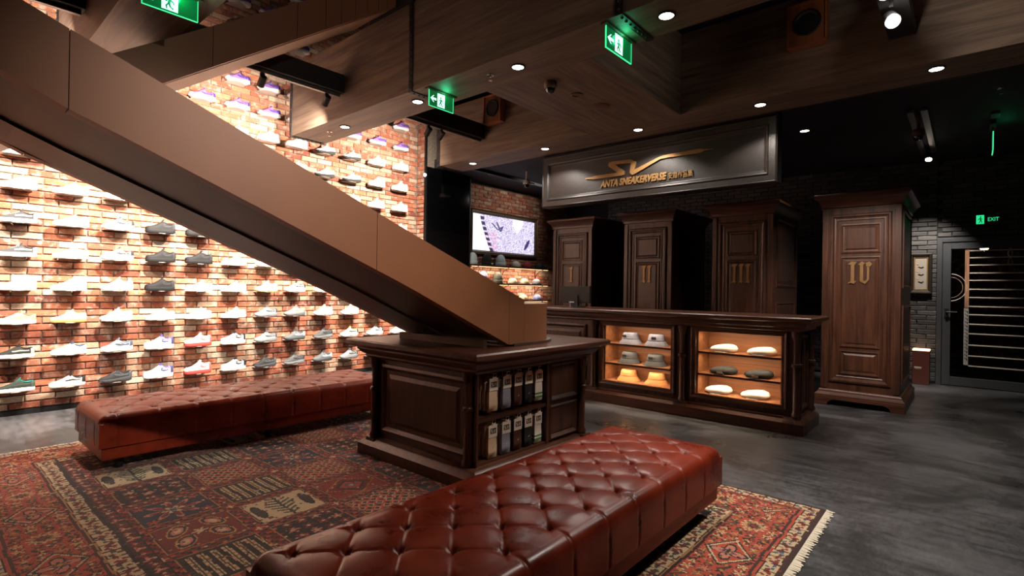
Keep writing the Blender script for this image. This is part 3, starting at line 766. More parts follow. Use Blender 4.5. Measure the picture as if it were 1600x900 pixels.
sc = flower(su, tv, 0.030, 5, 0.42, 0.8)
paint(free & flower(su, tv, 0.036, 5, 0.42, 0.8), 'brown')
for c_, v_ in zip(('ivory', 'green', 'tan', 'black', 'ivory', 'pink', 'green'), range(7)): paint(free & sc & (kk == v_), c_)
paint(free & flower(su, tv, 0.011, 4, 0.2), 'gold')
vine = np.abs(tv-0.02*np.sin(along*2*pi/0.1)) < 0.006; paint(free & vine & ~sc, 'brown')
paint((ed >= 0.40) & (ed < 0.415), 'brown'); paint((ed >= 0.415) & (ed < 0.425), 'tan')
guard(0.425, 0.51, 'ivory', 'brick', 'green', 0.09)
paint((ed >= 0.51) & (ed < 0.525), 'black'); 
guard(0.525, 0.60, 'brown', 'pink', 'red', 0.075, 'black')
# field: compartments in a grid of narrow chequered strips
FM = 0.60
ncx, ncy = 5, 9
pw, ph = (W_-2*FM)/ncx, (H_-2*FM)/ncy
fld = ed >= FM
FX, FY = GX-FM, GY-FM
ci, cj = np.clip((FX/pw).astype(int), 0, ncx-1), np.clip((FY/ph).astype(int), 0, ncy-1)
U, Vv = FX-(ci+0.5)*pw, FY-(cj+0.5)*ph
hw, hh = pw/2-0.032, ph/2-0.032
inside = fld & (np.abs(U) < hw) & (np.abs(Vv) < hh)
strip = fld & ~inside
paint(strip, 'brick')
chk = ((GX/0.022).astype(int)+(GY/0.022).astype(int)) % 3
paint(strip & (chk == 0), 'black'); paint(strip & (chk == 1) & (((GX/0.066).astype(int)+(GY/0.066).astype(int)) % 2 == 0), 'orange')
cross = strip & (np.abs(U) > hw) & (np.abs(Vv) > hh); paint(cross, 'red'); paint(cross & flower(np.abs(U)-pw/2, np.abs(Vv)-ph/2, 0.026, 4, 0.4), 'ivory')
fr = inside & ((np.abs(U) > hw-0.012) | (np.abs(Vv) > hh-0.012)); 
TYPES = ['tree', 'star', 'medal', 'bars', 'flowers', 'paisley', 'grid']
pr = random.Random(5)
prev_t = None
for i in range(ncx):
    for j in range(ncy):
        c = inside & (ci == i) & (cj == j); u, w = U, Vv
        ty = TYPES[(i*2+j*3+pr.randrange(2)) % 7]
        if ty == 'tree':
            paint(c, 'ivory')
            paint(c & (np.abs(u) < 0.008), 'brown')
            for kx in range(-3, 4):
                yy = kx*0.042; paint(c & (np.abs(w-yy-np.abs(u)*0.6) < 0.010) & (np.abs(u) < 0.085-abs(kx)*0.012), 'green')
            for sx_ in (-1, 1):
                lf = ((u-sx_*hw*0.72)/0.030)**2+((w)/0.105)**2
                paint(c & (lf < 1), 'navy'); paint(c & (lf < 0.55), 'green'); paint(c & (lf < 0.55) & (((w*90).astype(int)) % 2 == 0), 'brown')
        elif ty == 'star':
            paint(c, 'navy')
            paint(c & flower(u, w, 0.15, 8, 0.35), 'pink'); paint(c & flower(u, w, 0.12, 8, 0.35), 'brick'); paint(c & flower(u, w, 0.06, 6, 0.3), 'ivory'); paint(c & flower(u, w, 0.03, 6, 0.2), 'blue')
            for sx_ in (-1, 1):
                for sy_ in (-1, 1): paint(c & flower(u-sx_*hw*0.72, w-sy_*hh*0.72, 0.035, 5, 0.35), 'orange')
        elif ty == 'medal':
            paint(c, 'red'); d_ = np.abs(u)/(hw*0.95)+np.abs(w)/(hh*0.95)
            paint(c & (d_ < 1) & (((u*60).astype(int)+(w*60).astype(int)) % 2 == 0), 'gold'); paint(c & (d_ < 0.88), 'brick'); paint(c & (d_ < 0.6), 'navy'); paint(c & (d_ < 0.48), 'orange'); paint(c & flower(u, w, 0.05, 4, 0.4), 'blue'); paint(c & flower(u, w, 0.022, 4, 0.4), 'ivory')
        elif ty == 'bars':
            paint(c, 'black')
            st_ = (np.abs(((u+0.5) % 0.055)-0.0275) < 0.015) & (np.abs(w) < hh*0.82); paint(c & st_, 'tan'); paint(c & st_ & ((((w+0.5)*55).astype(int)) % 2 == 0), 'ivory'); paint(c & (np.abs(((u+0.5) % 0.055)-0.0275) < 0.004) & st_, 'green')
        elif ty == 'flowers':
            paint(c, 'black')
            a_, b_ = ((u+0.5) % 0.085)-0.0425, ((w+0.5) % 0.085)-0.0425; kz = (((u+0.5)/0.085).astype(int)+((w+0.5)/0.085).astype(int)) % 3
            for v_, c_ in enumerate(('red', 'pink', 'brick')): paint(c & flower(a_, b_, 0.036, 5, 0.3) & (kz == v_), c_)
            paint(c & flower(a_, b_, 0.012, 5, 0.2), 'ivory')
        elif ty == 'paisley':
            paint(c, 'brick')
            for sx_, sy_ in ((-1, -1), (1, 1), (-1, 1), (1, -1)):
                lf = ((u-sx_*hw*0.45+0.3*sx_*(w-sy_*hh*0.45))/0.05)**2+((w-sy_*hh*0.45)/0.075)**2
                paint(c & (lf < 1), 'gold'); paint(c & (lf < 0.72), 'navy'); paint(c & (lf < 0.35), 'pink'); paint(c & (lf < 0.12), 'ivory')
            paint(c & flower(u, w, 0.04, 6, 0.3), 'ivory')
        else:
            paint(c, 'orange'); a_, b_ = ((u+0.5) % 0.062)-0.031, ((w+0.5) % 0.062)-0.031
            d_ = np.abs(a_)+np.abs(b_); paint(c & (d_ < 0.027), 'ivory'); paint(c & (d_ < 0.02), 'green'); paint(c & (d_ < 0.009), 'black'); paint(c & (d_ > 0.045), 'brown')
        for lo_, c_ in ((0.0, 'brown'),):
            paint(c & fr, 'brown')
        paint(c & ((np.abs(u) > hw-0.007) | (np.abs(w) > hh-0.007)), 'tan')
blk = np.repeat(np.repeat(nrg.random((nx//2+1, ny//2+1)), 2, 0), 2, 1)[:nx, :ny]
pal_ = list(PAL.values())
for q_, nm in enumerate(('ivory', 'black', 'brown', 'red', 'green', 'tan', 'navy')):
    IMG[(blk > 0.009*q_) & (blk < 0.009*(q_+1)) & (ed > 0.02)] = PAL[nm]
IMG *= (1+0.22*(nrg.random((nx, ny, 1))-0.5)); IMG *= 0.84
stain = np.sin(GX*2.1+1)*np.sin(GY*1.3)*0.05; IMG *= (1+stain[..., None]); IMG = np.clip(IMG, 0, 1)
vx = RX0+np.arange(nx+1)*ST; vy = RY0+np.arange(ny+1)*ST
VX, VY = np.meshgrid(vx, vy, indexing='ij')
VZ = RUGT+0.0016*(nrg.random((nx+1, ny+1))-0.5)
VZ[0, :] = VZ[-1, :] = 0.002; VZ[:, 0] = VZ[:, -1] = 0.002
V = np.stack([VX, VY, VZ], 2).reshape(-1, 3)
I, J = np.meshgrid(np.arange(nx), np.arange(ny), indexing='ij'); b0 = (I*(ny+1)+J).ravel()
Q = np.stack([b0, b0+ny+1, b0+ny+2, b0+1], 1)
me = bpy.data.meshes.new('pile')
me.vertices.add(len(V)); me.vertices.foreach_set('co', V.ravel())
me.loops.add(len(Q)*4); me.loops.foreach_set('vertex_index', Q.ravel())
me.polygons.add(len(Q)); me.polygons.foreach_set('loop_start', np.arange(len(Q))*4); me.polygons.foreach_set('loop_total', np.full(len(Q), 4))
me.update(calc_edges=True); me.validate()
ca = me.color_attributes.new('knots', 'FLOAT_COLOR', 'CORNER')
cols = np.concatenate([IMG.reshape(-1, 3), np.ones((nx*ny, 1))], 1)
ca.data.foreach_set('color', np.repeat(cols, 4, axis=0).astype(np.float32).ravel())
t = NT('knotted_wool'); a = t.node('ShaderNodeAttribute', attribute_name='knots'); 
v = t.coords('Object', (1, 1, 1)); n1 = t.node('ShaderNodeTexNoise', i_Scale=260.0, i_Detail=2.0); t.link(v, n1.inputs['Vector'])
r3 = t.ramp(n1.outputs[0], [(0.3, (0.7, 0.7, 0.7, 1)), (0.7, (1.15, 1.15, 1.15, 1))])
m2 = t.node('ShaderNodeMix', data_type='RGBA', blend_type='MULTIPLY'); m2.inputs[0].default_value = 1.0
t.link(a.outputs['Color'], m2.inputs[6]); t.link(r3.outputs[0], m2.inputs[7]); t.link(m2.outputs[2], t.b.inputs['Base Color'])
t.set(Roughness=0.95); t.b.inputs['Sheen Weight'].default_value = 0.15; t.bump(n1.outputs[0], 0.5, 0.004)
rug = thing('carpet', 'red patterned oriental carpet under the leather benches', 'carpet', (RX0, RY0, 0))
o = put('pile', me, t.m, rug); o.location = (-RX0, -RY0, 0)
fr_ = MB()
for yb, d in ((RY0, -1), (RY1, 1)):
    x = RX0
    while x < RX1:
        l_ = 0.028+rng.random()*0.022; w_ = 0.010; sk = rng.uniform(-0.008, 0.008); h_ = 0.005
        fr_.add([(x, yb, 0.001), (x+w_, yb, 0.001), (x+w_+sk, yb+d*l_, 0.001), (x+sk, yb+d*l_, 0.001), (x, yb, h_+0.004), (x+w_, yb, h_+0.004), (x+w_+sk, yb+d*l_, h_), (x+sk, yb+d*l_, h_)],
                [(4, 5, 6, 7), (0, 1, 5, 4), (1, 2, 6, 5), (2, 3, 7, 6), (3, 0, 4, 7)])
        x += 0.0115
o = fr_.build('fringe', plain('wool_fringe', '#d8ccb8', 0.95), rug); o.location = (-RX0, -RY0, 0); o['kind'] = 'stuff'
# ------------------------------------------------------------------ sneakers on the brick wall
SL = 0.285
def curve(pts, x): return float(np.interp(x, [p[0] for p in pts], [p[1] for p in pts]))
KINDS = {
 'court': dict(top=[(0, .040), (.05, .052), (.2, .062), (.35, .078), (.5, .104), (.60, .116), (.68, .098), (.8, .088), (.93, .096), (1, .092)],
               st=[(0, .034), (1, .036)], sb=[(0, .006), (.08, .0), (.9, .0), (1, .004)], w=[(0, .018), (.06, .034), (.25, .046), (.5, .040), (.75, .037), (.95, .030), (1, .020)]),
 'runner': dict(top=[(0, .045), (.05, .056), (.2, .068), (.35, .090), (.48, .118), (.56, .130), (.64, .108), (.78, .094), (.93, .112), (1, .108)],
               st=[(0, .034), (.2, .030), (.5, .036), (.8, .048), (1, .056)], sb=[(0, .020), (.1, .006), (.2, .0), (.45, .004), (.52, .012), (.6, .004), (.7, .0), (.9, .002), (1, .014)], w=[(0, .018), (.06, .034), (.25, .047), (.5, .040), (.75, .041), (.95, .034), (1, .022)]),
 'chunky': dict(top=[(0, .060), (.04, .074), (.2, .082), (.32, .094), (.48, .126), (.58, .142), (.68, .120), (.8, .108), (.94, .122), (1, .118)],
               st=[(0, .040), (.5, .044), (1, .046)], sb=[(0, .008), (.07, .0), (.92, .0), (1, .006)], w=[(0, .022), (.06, .040), (.25, .050), (.5, .044), (.75, .042), (.95, .036), (1, .024)]),
}
SHOE = {}
def shoe_meshes(kind):
    K = KINDS[kind]; xs = [0, .02, .06, .12, .2, .28, .36, .44, .50, .56, .61, .67, .74, .82, .90, .96, 1.0]
    def up_pt(x, a, off=0.0):
        w = curve(K['w'], x)+off; b = curve(K['st'], x)-0.004; h = curve(K['top'], x)+off
        c, s = cos(a), sin(a)
        return (x*SL, w*math.copysign(abs(c)**0.75, c), b+(h-b)*abs(s)**0.75)
    N = 12
    up = MB().loft([[up_pt(x, pi*i/N) for i in range(N+1)] for x in xs], True, True).mesh('upper', 70)
    sole = MB()
    rings = []
    for x in xs:
        w = curve(K['w'], x)+0.004; b, tp = curve(K['sb'], x), curve(K['st'], x)+0.002
        rings.append([(x*SL, -w+0.004, b), (x*SL, -w, b+0.006), (x*SL, -w, tp-0.004), (x*SL, -w+0.004, tp), (x*SL, w-0.004, tp), (x*SL, w, tp-0.004), (x*SL, w, b+0.006), (x*SL, w-0.004, b)])
    rings[0] = [(p[0]-0.002, p[1], p[2]) for p in rings[0]]
    sole = sole.loft(rings).mesh('sole', 50)
    # tongue leaning back out of the collar
    tx, tz = KINDS[kind]['top'][5]; x0 = tx*SL
    tong = MB().loft([[(x0-0.030, -0.019, tz-0.030), (x0-0.030, 0.019, tz-0.030), (x0-0.022, 0.019, tz-0.034), (x0-0.022, -0.019, tz-0.034)],
                      [(x0-0.004, -0.024, tz+0.006), (x0-0.004, 0.024, tz+0.006), (x0+0.006, 0.024, tz+0.002), (x0+0.006, -0.024, tz+0.002)],
                      [(x0+0.006, -0.017, tz+0.020), (x0+0.006, 0.017, tz+0.020), (x0+0.012, 0.017, tz+0.016), (x0+0.012, -0.017, tz+0.016)]]).mesh('tongue', 50)
    # padded collar with a dark opening
    lp = []
    for i in range(18):
        a = 2*pi*i/18; x = 0.79+0.165*cos(a); lp.append((x*SL, 0.024*sin(a), curve(K['top'], x)-0.003))
    collar = MB().tube(lp, 0.006, 6, True); collar.add(lp, [tuple(range(18))]); collar = collar.mesh('collar', 60)
    lac = MB()
    for i in range(5):
        x = 0.33+i*0.048; z = curve(K['top'], x)
        lac.tube([(x*SL, -0.024, z-0.010), (x*SL+0.002, -0.012, z+0.000), (x*SL+0.002, 0.012, z+0.000), (x*SL, 0.024, z-0.010)], 0.0035, 5)
    lac = lac.mesh('laces', 60)
    def strip(path, wd):
        m = MB(); pts = []
        for (x, a) in path: pts.append((x, a))
        rings = []
        for (x, a) in pts:
            lo, hi = up_pt(x, pi-a+wd/2, 0.0012), up_pt(x, pi-a-wd/2, 0.0012)
            lo2, hi2 = up_pt(x, pi-a+wd/2, -0.002), up_pt(x, pi-a-wd/2, -0.002)
            rings.append([lo, hi, hi2, lo2])
        return m.loft(rings)
    P = {'court': [(.86, .55), (.74, .50), (.62, .40), (.50, .38), (.42, .50)], 'runner': [(.88, .62), (.76, .50), (.64, .38), (.56, .32), (.50, .42), (.44, .62)], 'chunky': [(.84, .60), (.74, .42), (.64, .34), (.56, .42), (.58, .60), (.66, .66)]}[kind]
    m = strip(P, 0.20)
    if kind == 'runner':
        m2 = strip([(.60, .75), (.70, .55), (.80, .40), (.88, .34)], 0.14); m.add(m2.v, m2.f)
    stripe = m.mesh('side_stripe', 60)
    heel = MB().loft([[up_pt(x, pi*i/N, 0.0015) for i in range(N+1)] for x in (.90, .96, 1.0)], False, True).mesh('heel_tab', 70)
    toe = MB().loft([[up_pt(x, pi*i/N, 0.0012) for i in range(N+1)] for x in (0, .02, .06, .12)], True, False).mesh('toe_cap', 70)
    return dict(upper=up, sole=sole, tongue=tong, collar=collar, laces=lac, side_stripe=stripe, heel_tab=heel, toe_cap=toe)
for k in KINDS: SHOE[k] = shoe_meshes(k)
def fab(c): return plain('shoe_'+c.lstrip('#'), c, 0.75, noise=0.06, nscale=120, spec=0.25)
W, K_, G_ = '#e9e6df', '#1d1d1f', '#77787a'
# colourway: kind, upper, sole, accent (stripe, heel), collar/tongue, laces, words
CW = {
 'white': ('court', W, W, '#dedbd4', '#d8d4cc', W, 'all white low sneaker'),
 'whiteslip': ('court', W, '#efece6', '#c9c7c2', W, W, 'white low sneaker with grey sole line'),
 'whiterun': ('runner', W, '#ece9e2', '#8b8b8c', '#cfccc6', W, 'white running shoe with grey lines'),
 'whiteblk': ('runner', W, '#d9d6cf', '#27272a', '#3a3a3c', W, 'white running shoe with black crossed lines'),
 'whitebsole': ('runner', W, '#33302e', '#c0bcb5', W, W, 'white running shoe with dark sole'),
 'whitemid': ('chunky', W, W, '#d5d2cb', W, W, 'white chunky sneaker'),
 'stripes': ('court', '#3a3c3d', W, '#d9d8d4', '#2a2b2c', W, 'black and white striped low sneaker'),
 'blackmid': ('chunky', '#19191b', '#141415', '#2a2b2d', '#1c1d1f', '#333437', 'black chunky sneaker'),
 'tan': ('court', '#c29a78', '#e6ddcf', '#b38a69', '#8f6a4e', '#d2b294', 'tan low sneaker with pale sole'),
 'gum': ('court', '#e6dccb', '#c08a55', '#d9c9b0', '#cbb898', W, 'cream low sneaker with gum sole'),
 'bluerun': ('runner', '#d8c3a6', '#e3e0d9', '#8fb2cc', '#9bb9cf', W, 'cream and sky blue running shoe'),
 'navyrun': ('runner', '#7d868f', '#cfd2d3', '#3f4a57', '#596470', '#c9ccce', 'grey blue running shoe with pale sole'),
 'green': ('court', '#2b322c', W, '#3b443c', '#1f6d63', '#474d47', 'dark green low sneaker with white sole'),
 'black': ('court', '#23231f', W, '#8d8d88', '#1b1b1a', '#33332f', 'black low sneaker with white sole'),
 'sky': ('court', '#9fb3c4', '#dfe4e6', '#8ba2b6', '#3b4a63', '#d3dbe0', 'light blue low sneaker with white sole'),
 'wb': ('court', '#d9d6cf', '#cfc9bf', '#1f1f20', '#1f1f20', W, 'white low sneaker with black side stripe'),
 'blackrun': ('runner', '#2a2a2c', '#3c3d3f', '#4a4b4d', '#202021', '#555658', 'black running shoe with grey sole'),
 'purp': ('chunky', W, W, '#3b3a66', '#5a4fa0', W, 'white chunky sneaker with violet collar'),
 'redsole': ('chunky', W, '#b8423c', '#b65a50', W, W, 'white chunky sneaker with red sole'),
 'panda': ('chunky', '#d4d3cf', '#d9d7d2', '#1e1e20', '#1e1e20', '#2b2b2d', 'black and white chunky sneaker'),
 'silver': ('runner', '#8c8f91', '#6d7072', '#3f4143', '#55585a', '#b9bcbe', 'silver grey running shoe'),
 'charcoal': ('runner', '#4b4e50', '#6a6d6e', '#2b2d2f', '#3b3e40', '#7b7e80', 'charcoal running shoe with grey sole'),
 'slate': ('runner', '#5d6164', '#3d4043', '#b8babb', '#43474a', '#7f8386', 'slate running shoe with dark sole'),
 'taupe': ('runner', '#a08c82', '#5a5a5b', '#8b766c', '#87766d', '#b5a49b', 'taupe running shoe with dark sole'),
 'yellow': ('runner', '#e0d9c6', '#d9d5cc', '#2c2c2e', '#d3b35a', W, 'white running shoe with yellow collar'),
 'mint': ('runner', '#d7dfdc', '#e3e2dd', '#9fc0b8', '#c3d6d1', W, 'white and mint running shoe'),
 'lime': ('runner', '#dfe3d3', '#b9cf8a', '#97b05c', '#e4e7da', W, 'white running shoe with lime sole'),
 'purple': ('runner', '#8266a6', '#d8cfcb', '#432a7d', '#4c3388', '#c04a74', 'purple and pink running shoe'),
}
ROW0, ROWP = 0.250, 0.3287
COLX = [0.719+0.401*i for i in range(7)]+[3.518, 3.94, 4.365, 4.805, 5.25]
LAYOUT = {
 0: ['green', 'wb', 'blackrun', 'purp', 'redsole', 'panda', 'blackrun', 'charcoal', 'slate', 'silver', 'slate'],
 1: ['black', 'sky', 'navyrun', 'purp', 'redsole', 'panda', 'silver', 'slate', 'charcoal', 'yellow', 'whiteblk', 'mint'],
 2: ['tan', 'gum', 'bluerun', 'whiteslip', 'whiteslip', 'whiteslip', 'silver', 'taupe', 'whiterun', 'mint', 'whiterun'],
 3: ['white', 'white', 'whiterun', 'blackmid', 'whiteslip', 'whiteslip', 'lime', 'whiteblk', 'whiterun'],
 4: ['stripes', 'white', 'whiteblk', 'blackmid', 'blackmid', 'whiteslip', 'whiteblk'],
 5: ['stripes', 'white', 'whiteblk', 'blackmid', 'blackmid'],
 6: ['white', 'white', 'whiterun'],
 7: ['white', None, None, None, None, None, None, None, None, 'whitemid', 'whitemid', 'whitemid'],
 8: [None]*7+['whitemid', 'whitebsole', 'whitebsole', 'whitemid', 'whitemid'],
 9: [None]*6+['whitemid', 'whitemid', 'whitebsole', 'whitebsole', 'whitemid', 'whitemid'],
 10: [None]*4+['purple']*8, 11: [None]*4+['purple']*8, 12: [None]*5+['purple']*2, 13: [None]*5+['purple']*3, 14: [None]*5+['purple']*3, 15: [None]*7+['purple']}
for r_, cols_ in LAYOUT.items():       # the rows go on behind the stair and the beams
    if r_ <= 11:
        cols_ += [None]*(12-len(cols_))
        for c_ in range(12):
            if cols_[c_] is None and not (r_ == 0 and c_ == 11): cols_[c_] = 'purple' if r_ >= 10 else ('whitemid', 'whiterun', 'white')[(r_+c_) % 3]
LEDGE = plain('pale_opaque_ledge', '#b9b2a8', 0.15, 0.0)
ledge_me = MB().prism([(0.118*cos(a_), -0.158*sin(a_)) for a_ in np.linspace(0, pi, 17)], 'xy', -0.004, 0.0).mesh('shoe_ledge')  # unseen opaque ledge, shaped to cast a rounded shadow below each shoe
for row, cols_ in LAYOUT.items():
    for ci_, key in enumerate(cols_):
        if not key: continue
        kind, cu_, cs_, ca_, cc_, cl_, words = CW[key]
        z = ROW0+ROWP*row; x = COLX[ci_]
        NUMW = 'one two three four five six seven eight nine ten eleven twelve thirteen fourteen fifteen sixteen'.split()
        label = '%s, brick wall row %s up, column %s from left' % (words, NUMW[row], NUMW[ci_])
        s = thing('sneaker', label, 'shoe', (x-SL/2+rng.uniform(-.006, .006), 6.985, z), 'sneakers on the brick wall')
        M = SHOE[kind]
        put('sole', M['sole'], fab(cs_), s); put('upper', M['upper'], fab(cu_), s)
        put('tongue', M['tongue'], fab(cc_), s); put('collar', M['collar'], fab(cc_), s); put('laces', M['laces'], fab(cl_), s)
        put('side_stripe', M['side_stripe'], fab(ca_), s); put('heel_tab', M['heel_tab'], fab(ca_), s)
        if kind != 'runner' or key in ('purple', 'blackrun'): put('toe_cap', M['toe_cap'], fab(cu_ if key != 'purple' else '#b7a6c2'), s)
        if key == 'purple':
            o = put('quarter_panel', M['heel_tab'], fab('#b53a64'), s); o.scale = (0.86, 1.02, 0.62); o.location = (0.034, 0, 0.012)
        l = put('shoe_ledge', ledge_me, LEDGE, wall_left); l.location = (x, 7.094, z)
# ------------------------------------------------------------------ sock packs on the plinth
CARD = plain('cream_card', '#e2d3bf', 0.7)
INK = plain('black_ink', '#17130f', 0.6)
SOCKS = [('#d9b893', 'beige'), ('#8f8d99', 'grey blue'), ('#4a2114', 'brown'), ('#151416', 'black'), ('#ddd0c3', 'white green striped')]
SKX = [2.66, 2.80, 2.925, 3.045, 3.165]
sock_body = MB().loft([[(-0.042+dx, -th/2, z), (0.042+dx2, -th/2, z), (0.042+dx2, th/2, z), (-0.042+dx, th/2, z)] for z, th, dx, dx2 in ((0.0, 0.010, 0.004, -0.004), (0.004, 0.022, 0, 0), (0.05, 0.026, 0, 0.002), (0.10, 0.024, 0.0, 0.0), (0.16, 0.020, 0.002, -0.002), (0.212, 0.016, 0.002, -0.002))]).mesh('sock', 60)
card_me = MB().box(-0.043, 0.043, -0.0155, -0.0145, 0.145, 0.230).box(-0.010, -0.002, -0.0155, -0.0145, 0.230, 0.263).box(0.018, 0.026, -0.0155, -0.0145, 0.230, 0.263).box(-0.002, 0.018, -0.0155, -0.0145, 0.230, 0.239).box(-0.002, 0.018, -0.0155, -0.0145, 0.258, 0.263).mesh('header_card')
lab_me = MB().prism([(-0.026, 0.170), (0.030, 0.170), (0.030, 0.206), (-0.026, 0.206)], 'xz', -0.0167, -0.0155).mesh('printed_label')
mark = MB()
zz = [(-0.020, 0.176), (-0.008, 0.176), (-0.004, 0.184), (-0.014, 0.192), (-0.006, 0.200), (-0.018, 0.200), (-0.022, 0.192), (-0.012, 0.183)]
mark.prism(zz, 'xz', -0.0175, -0.0167)
for k in range(3): mark.prism([(0.000+k*0.009, 0.176), (0.003+k*0.009, 0.176), (0.007+k*0.009, 0.199), (0.004+k*0.009, 0.199)], 'xz', -0.0175, -0.0167)
mark_me = mark.mesh('printed_mark')
band_me = MB().box(-0.0425, 0.0425, -0.0142, 0.0142, 0.0, 0.011).mesh('stripe')
tick_me = MB().prism([(-0.006, 0.0), (0.008, 0.003), (0.014, 0.009), (0.002, 0.005)], 'xz', -0.0150, -0.0135).mesh('stitched_mark')
for lvl, zb in (('upper', 0.476), ('lower', 0.157)):
    for ci_, x in enumerate(SKX):
        hook = MB().tube([(x+0.008, 2.975, zb+0.249), (x+0.008, 2.449, zb+0.249), (x+0.008, 2.436, zb+0.255)], 0.004, 6).build('hook', IRON, pl)
        depth = 4 if ci_ == 0 else 2
        for k in range(depth):
            c_, w_ = SOCKS[ci_]
            where = 'at the front' if k == 0 else ('just behind the front one' if k == 1 else ordinal(k)+' behind the front one')
            s = thing('sock_pack', '%s sock pack %s of its hook, %s plinth shelf' % (w_, where, lvl), 'socks', (x+rng.uniform(-.0015, .0015), 2.472+k*0.042, zb), 'sock packs on the plinth', rng.uniform(-0.03, 0.03))
            put('sock', sock_body, plain('sock_'+c_.lstrip('#'), c_, 0.9, noise=0.1, nscale=200), s)
            put('header_card', card_me, CARD, s)
            if k == 0:
                l_ = put('printed_label', lab_me, INK, s); put('printed_mark', mark_me, CARD, l_)
                if ci_ == 4:
                    for zz_ in (0.026, 0.052): o = put('stripe', band_me, plain('green_stripe', '#2f7a36', 0.9), s); o.location = (0, 0, zz_)
                else:
                    o = put('stitched_mark', tick_me, plain('pale_stitch', '#b9aaa0', 0.8), s); o.location = (0, 0, 0.07)

# ------------------------------------------------------------------ hats in the counter bays
def bucket_mesh():
    return MB().lathe([(0.138, 0.0), (0.141, 0.002), (0.135, 0.008), (0.118, 0.030), (0.102, 0.052), (0.098, 0.056), (0.094, 0.085), (0.088, 0.118), (0.080, 0.128), (0.05, 0.131), (0.03, 0.124), (0.004, 0.122)], (0, 0, 0), 28, 1.0, 1.0).mesh('crown', 55)
bk = bucket_mesh()
bandm = MB().lathe([(0.1005, 0.052), (0.1015, 0.054), (0.0995, 0.070), (0.0985, 0.072)], (0, 0, 0), 28).mesh('band', 55)
lab2 = MB().prism([(-0.028, 0.0), (0.028, 0.0), (0.026, 0.030), (-0.026, 0.030)], 'yz', -0.0985, -0.094).mesh('badge')
def bucket(loc, c, label, badge=True):
    h = thing('bucket_hat', label, 'hat', loc, 'bucket hats in the counter bay', rng.uniform(-0.3, 0.3))
    m_ = plain('hat_'+c.lstrip('#'), c, 0.85, noise=0.12, nscale=60, bump=0.2)
    put('crown', bk, m_, h); put('band', bandm, m_, h)
    if badge: o = put('badge', lab2, plain('dark_badge', '#1d1e20', 0.6), h); o.location = (0, 0.01, 0.074)
B1 = [(3.05, 0.693, '#6f7282', 'grey blue bucket hat on top shelf of left counter bay, nearer the stair'), (2.72, 0.693, '#6f7282', 'grey blue bucket hat on top shelf of left counter bay, nearer the wardrobe IV side'),
      (3.06, 0.462, '#3f4042', 'dark grey bucket hat on middle shelf of left counter bay, nearer the stair'), (2.73, 0.462, '#3f4042', 'dark grey bucket hat on middle shelf of left counter bay, nearer the wardrobe IV side'),
      (3.07, 0.252, '#b27c48', 'tan bucket hat at bottom of left counter bay, nearer the stair'), (2.71, 0.252, '#b27c48', 'tan bucket hat at bottom of left counter bay, nearer the wardrobe IV side')]
for y, z, c, lb in B1: bucket((5.70, y, z+0.0005), c, lb, z > 0.3)
beret = MB().lathe([(0.09, 0.0), (0.105, 0.004), (0.122, 0.018), (0.125, 0.034), (0.112, 0.056), (0.08, 0.072), (0.04, 0.078), (0.004, 0.079)], (0, 0, 0), 28, 1.0, 1.12)
for i in range(len(beret.v)):
    x, y, z = beret.v[i]; beret.v[i] = (x, y, z*(1.0-1.6*y) if z > 0.01 else z)
beret = beret.mesh('crown', 60)
visor = MB().loft([[(-0.09+0.03*k, 0.115*s_*(1-0.22*abs(k)), 0.010+0.002*k) for s_ in (-0.6, -0.2, 0.2, 0.6)]+[(-0.09+0.03*k, 0.115*s_*(1-0.22*abs(k)), 0.006+0.002*k) for s_ in (0.6, 0.2, -0.2, -0.6)] for k in (-1.4, -0.7, 0, 0.7)]).mesh('visor', 60)
blab = MB().box(-0.126, -0.118, -0.03, 0.03, 0.014, 0.034).mesh('badge')
B2 = [(1.95, 0.693, W, 'white flat cap on top shelf of right counter bay, left one', False), (1.575, 0.693, W, 'white flat cap on top shelf of right counter bay, right one', False),
      (1.95, 0.462, '#2b2c2b', 'dark grey flat cap on middle shelf of right counter bay, left one', True), (1.60, 0.462, '#2b2c2b', 'dark grey flat cap on middle shelf of right counter bay, right one', True),
      (2.0, 0.252, W, 'white flat cap at bottom of right counter bay, left one', False), (1.63, 0.252, W, 'white flat cap at bottom of right counter bay, right one', False)]
for y, z, c, lb, bd in B2:
    h = thing('flat_cap', lb, 'cap', (5.68, y, z+0.0005), 'flat caps in the counter bay')
    m_ = plain('cap_'+c.lstrip('#'), c, 0.85, noise=0.08, nscale=80)
    put('crown', beret, m_, h); put('visor', visor, m_, h)
    if bd: put('badge', blab, CARD, h)

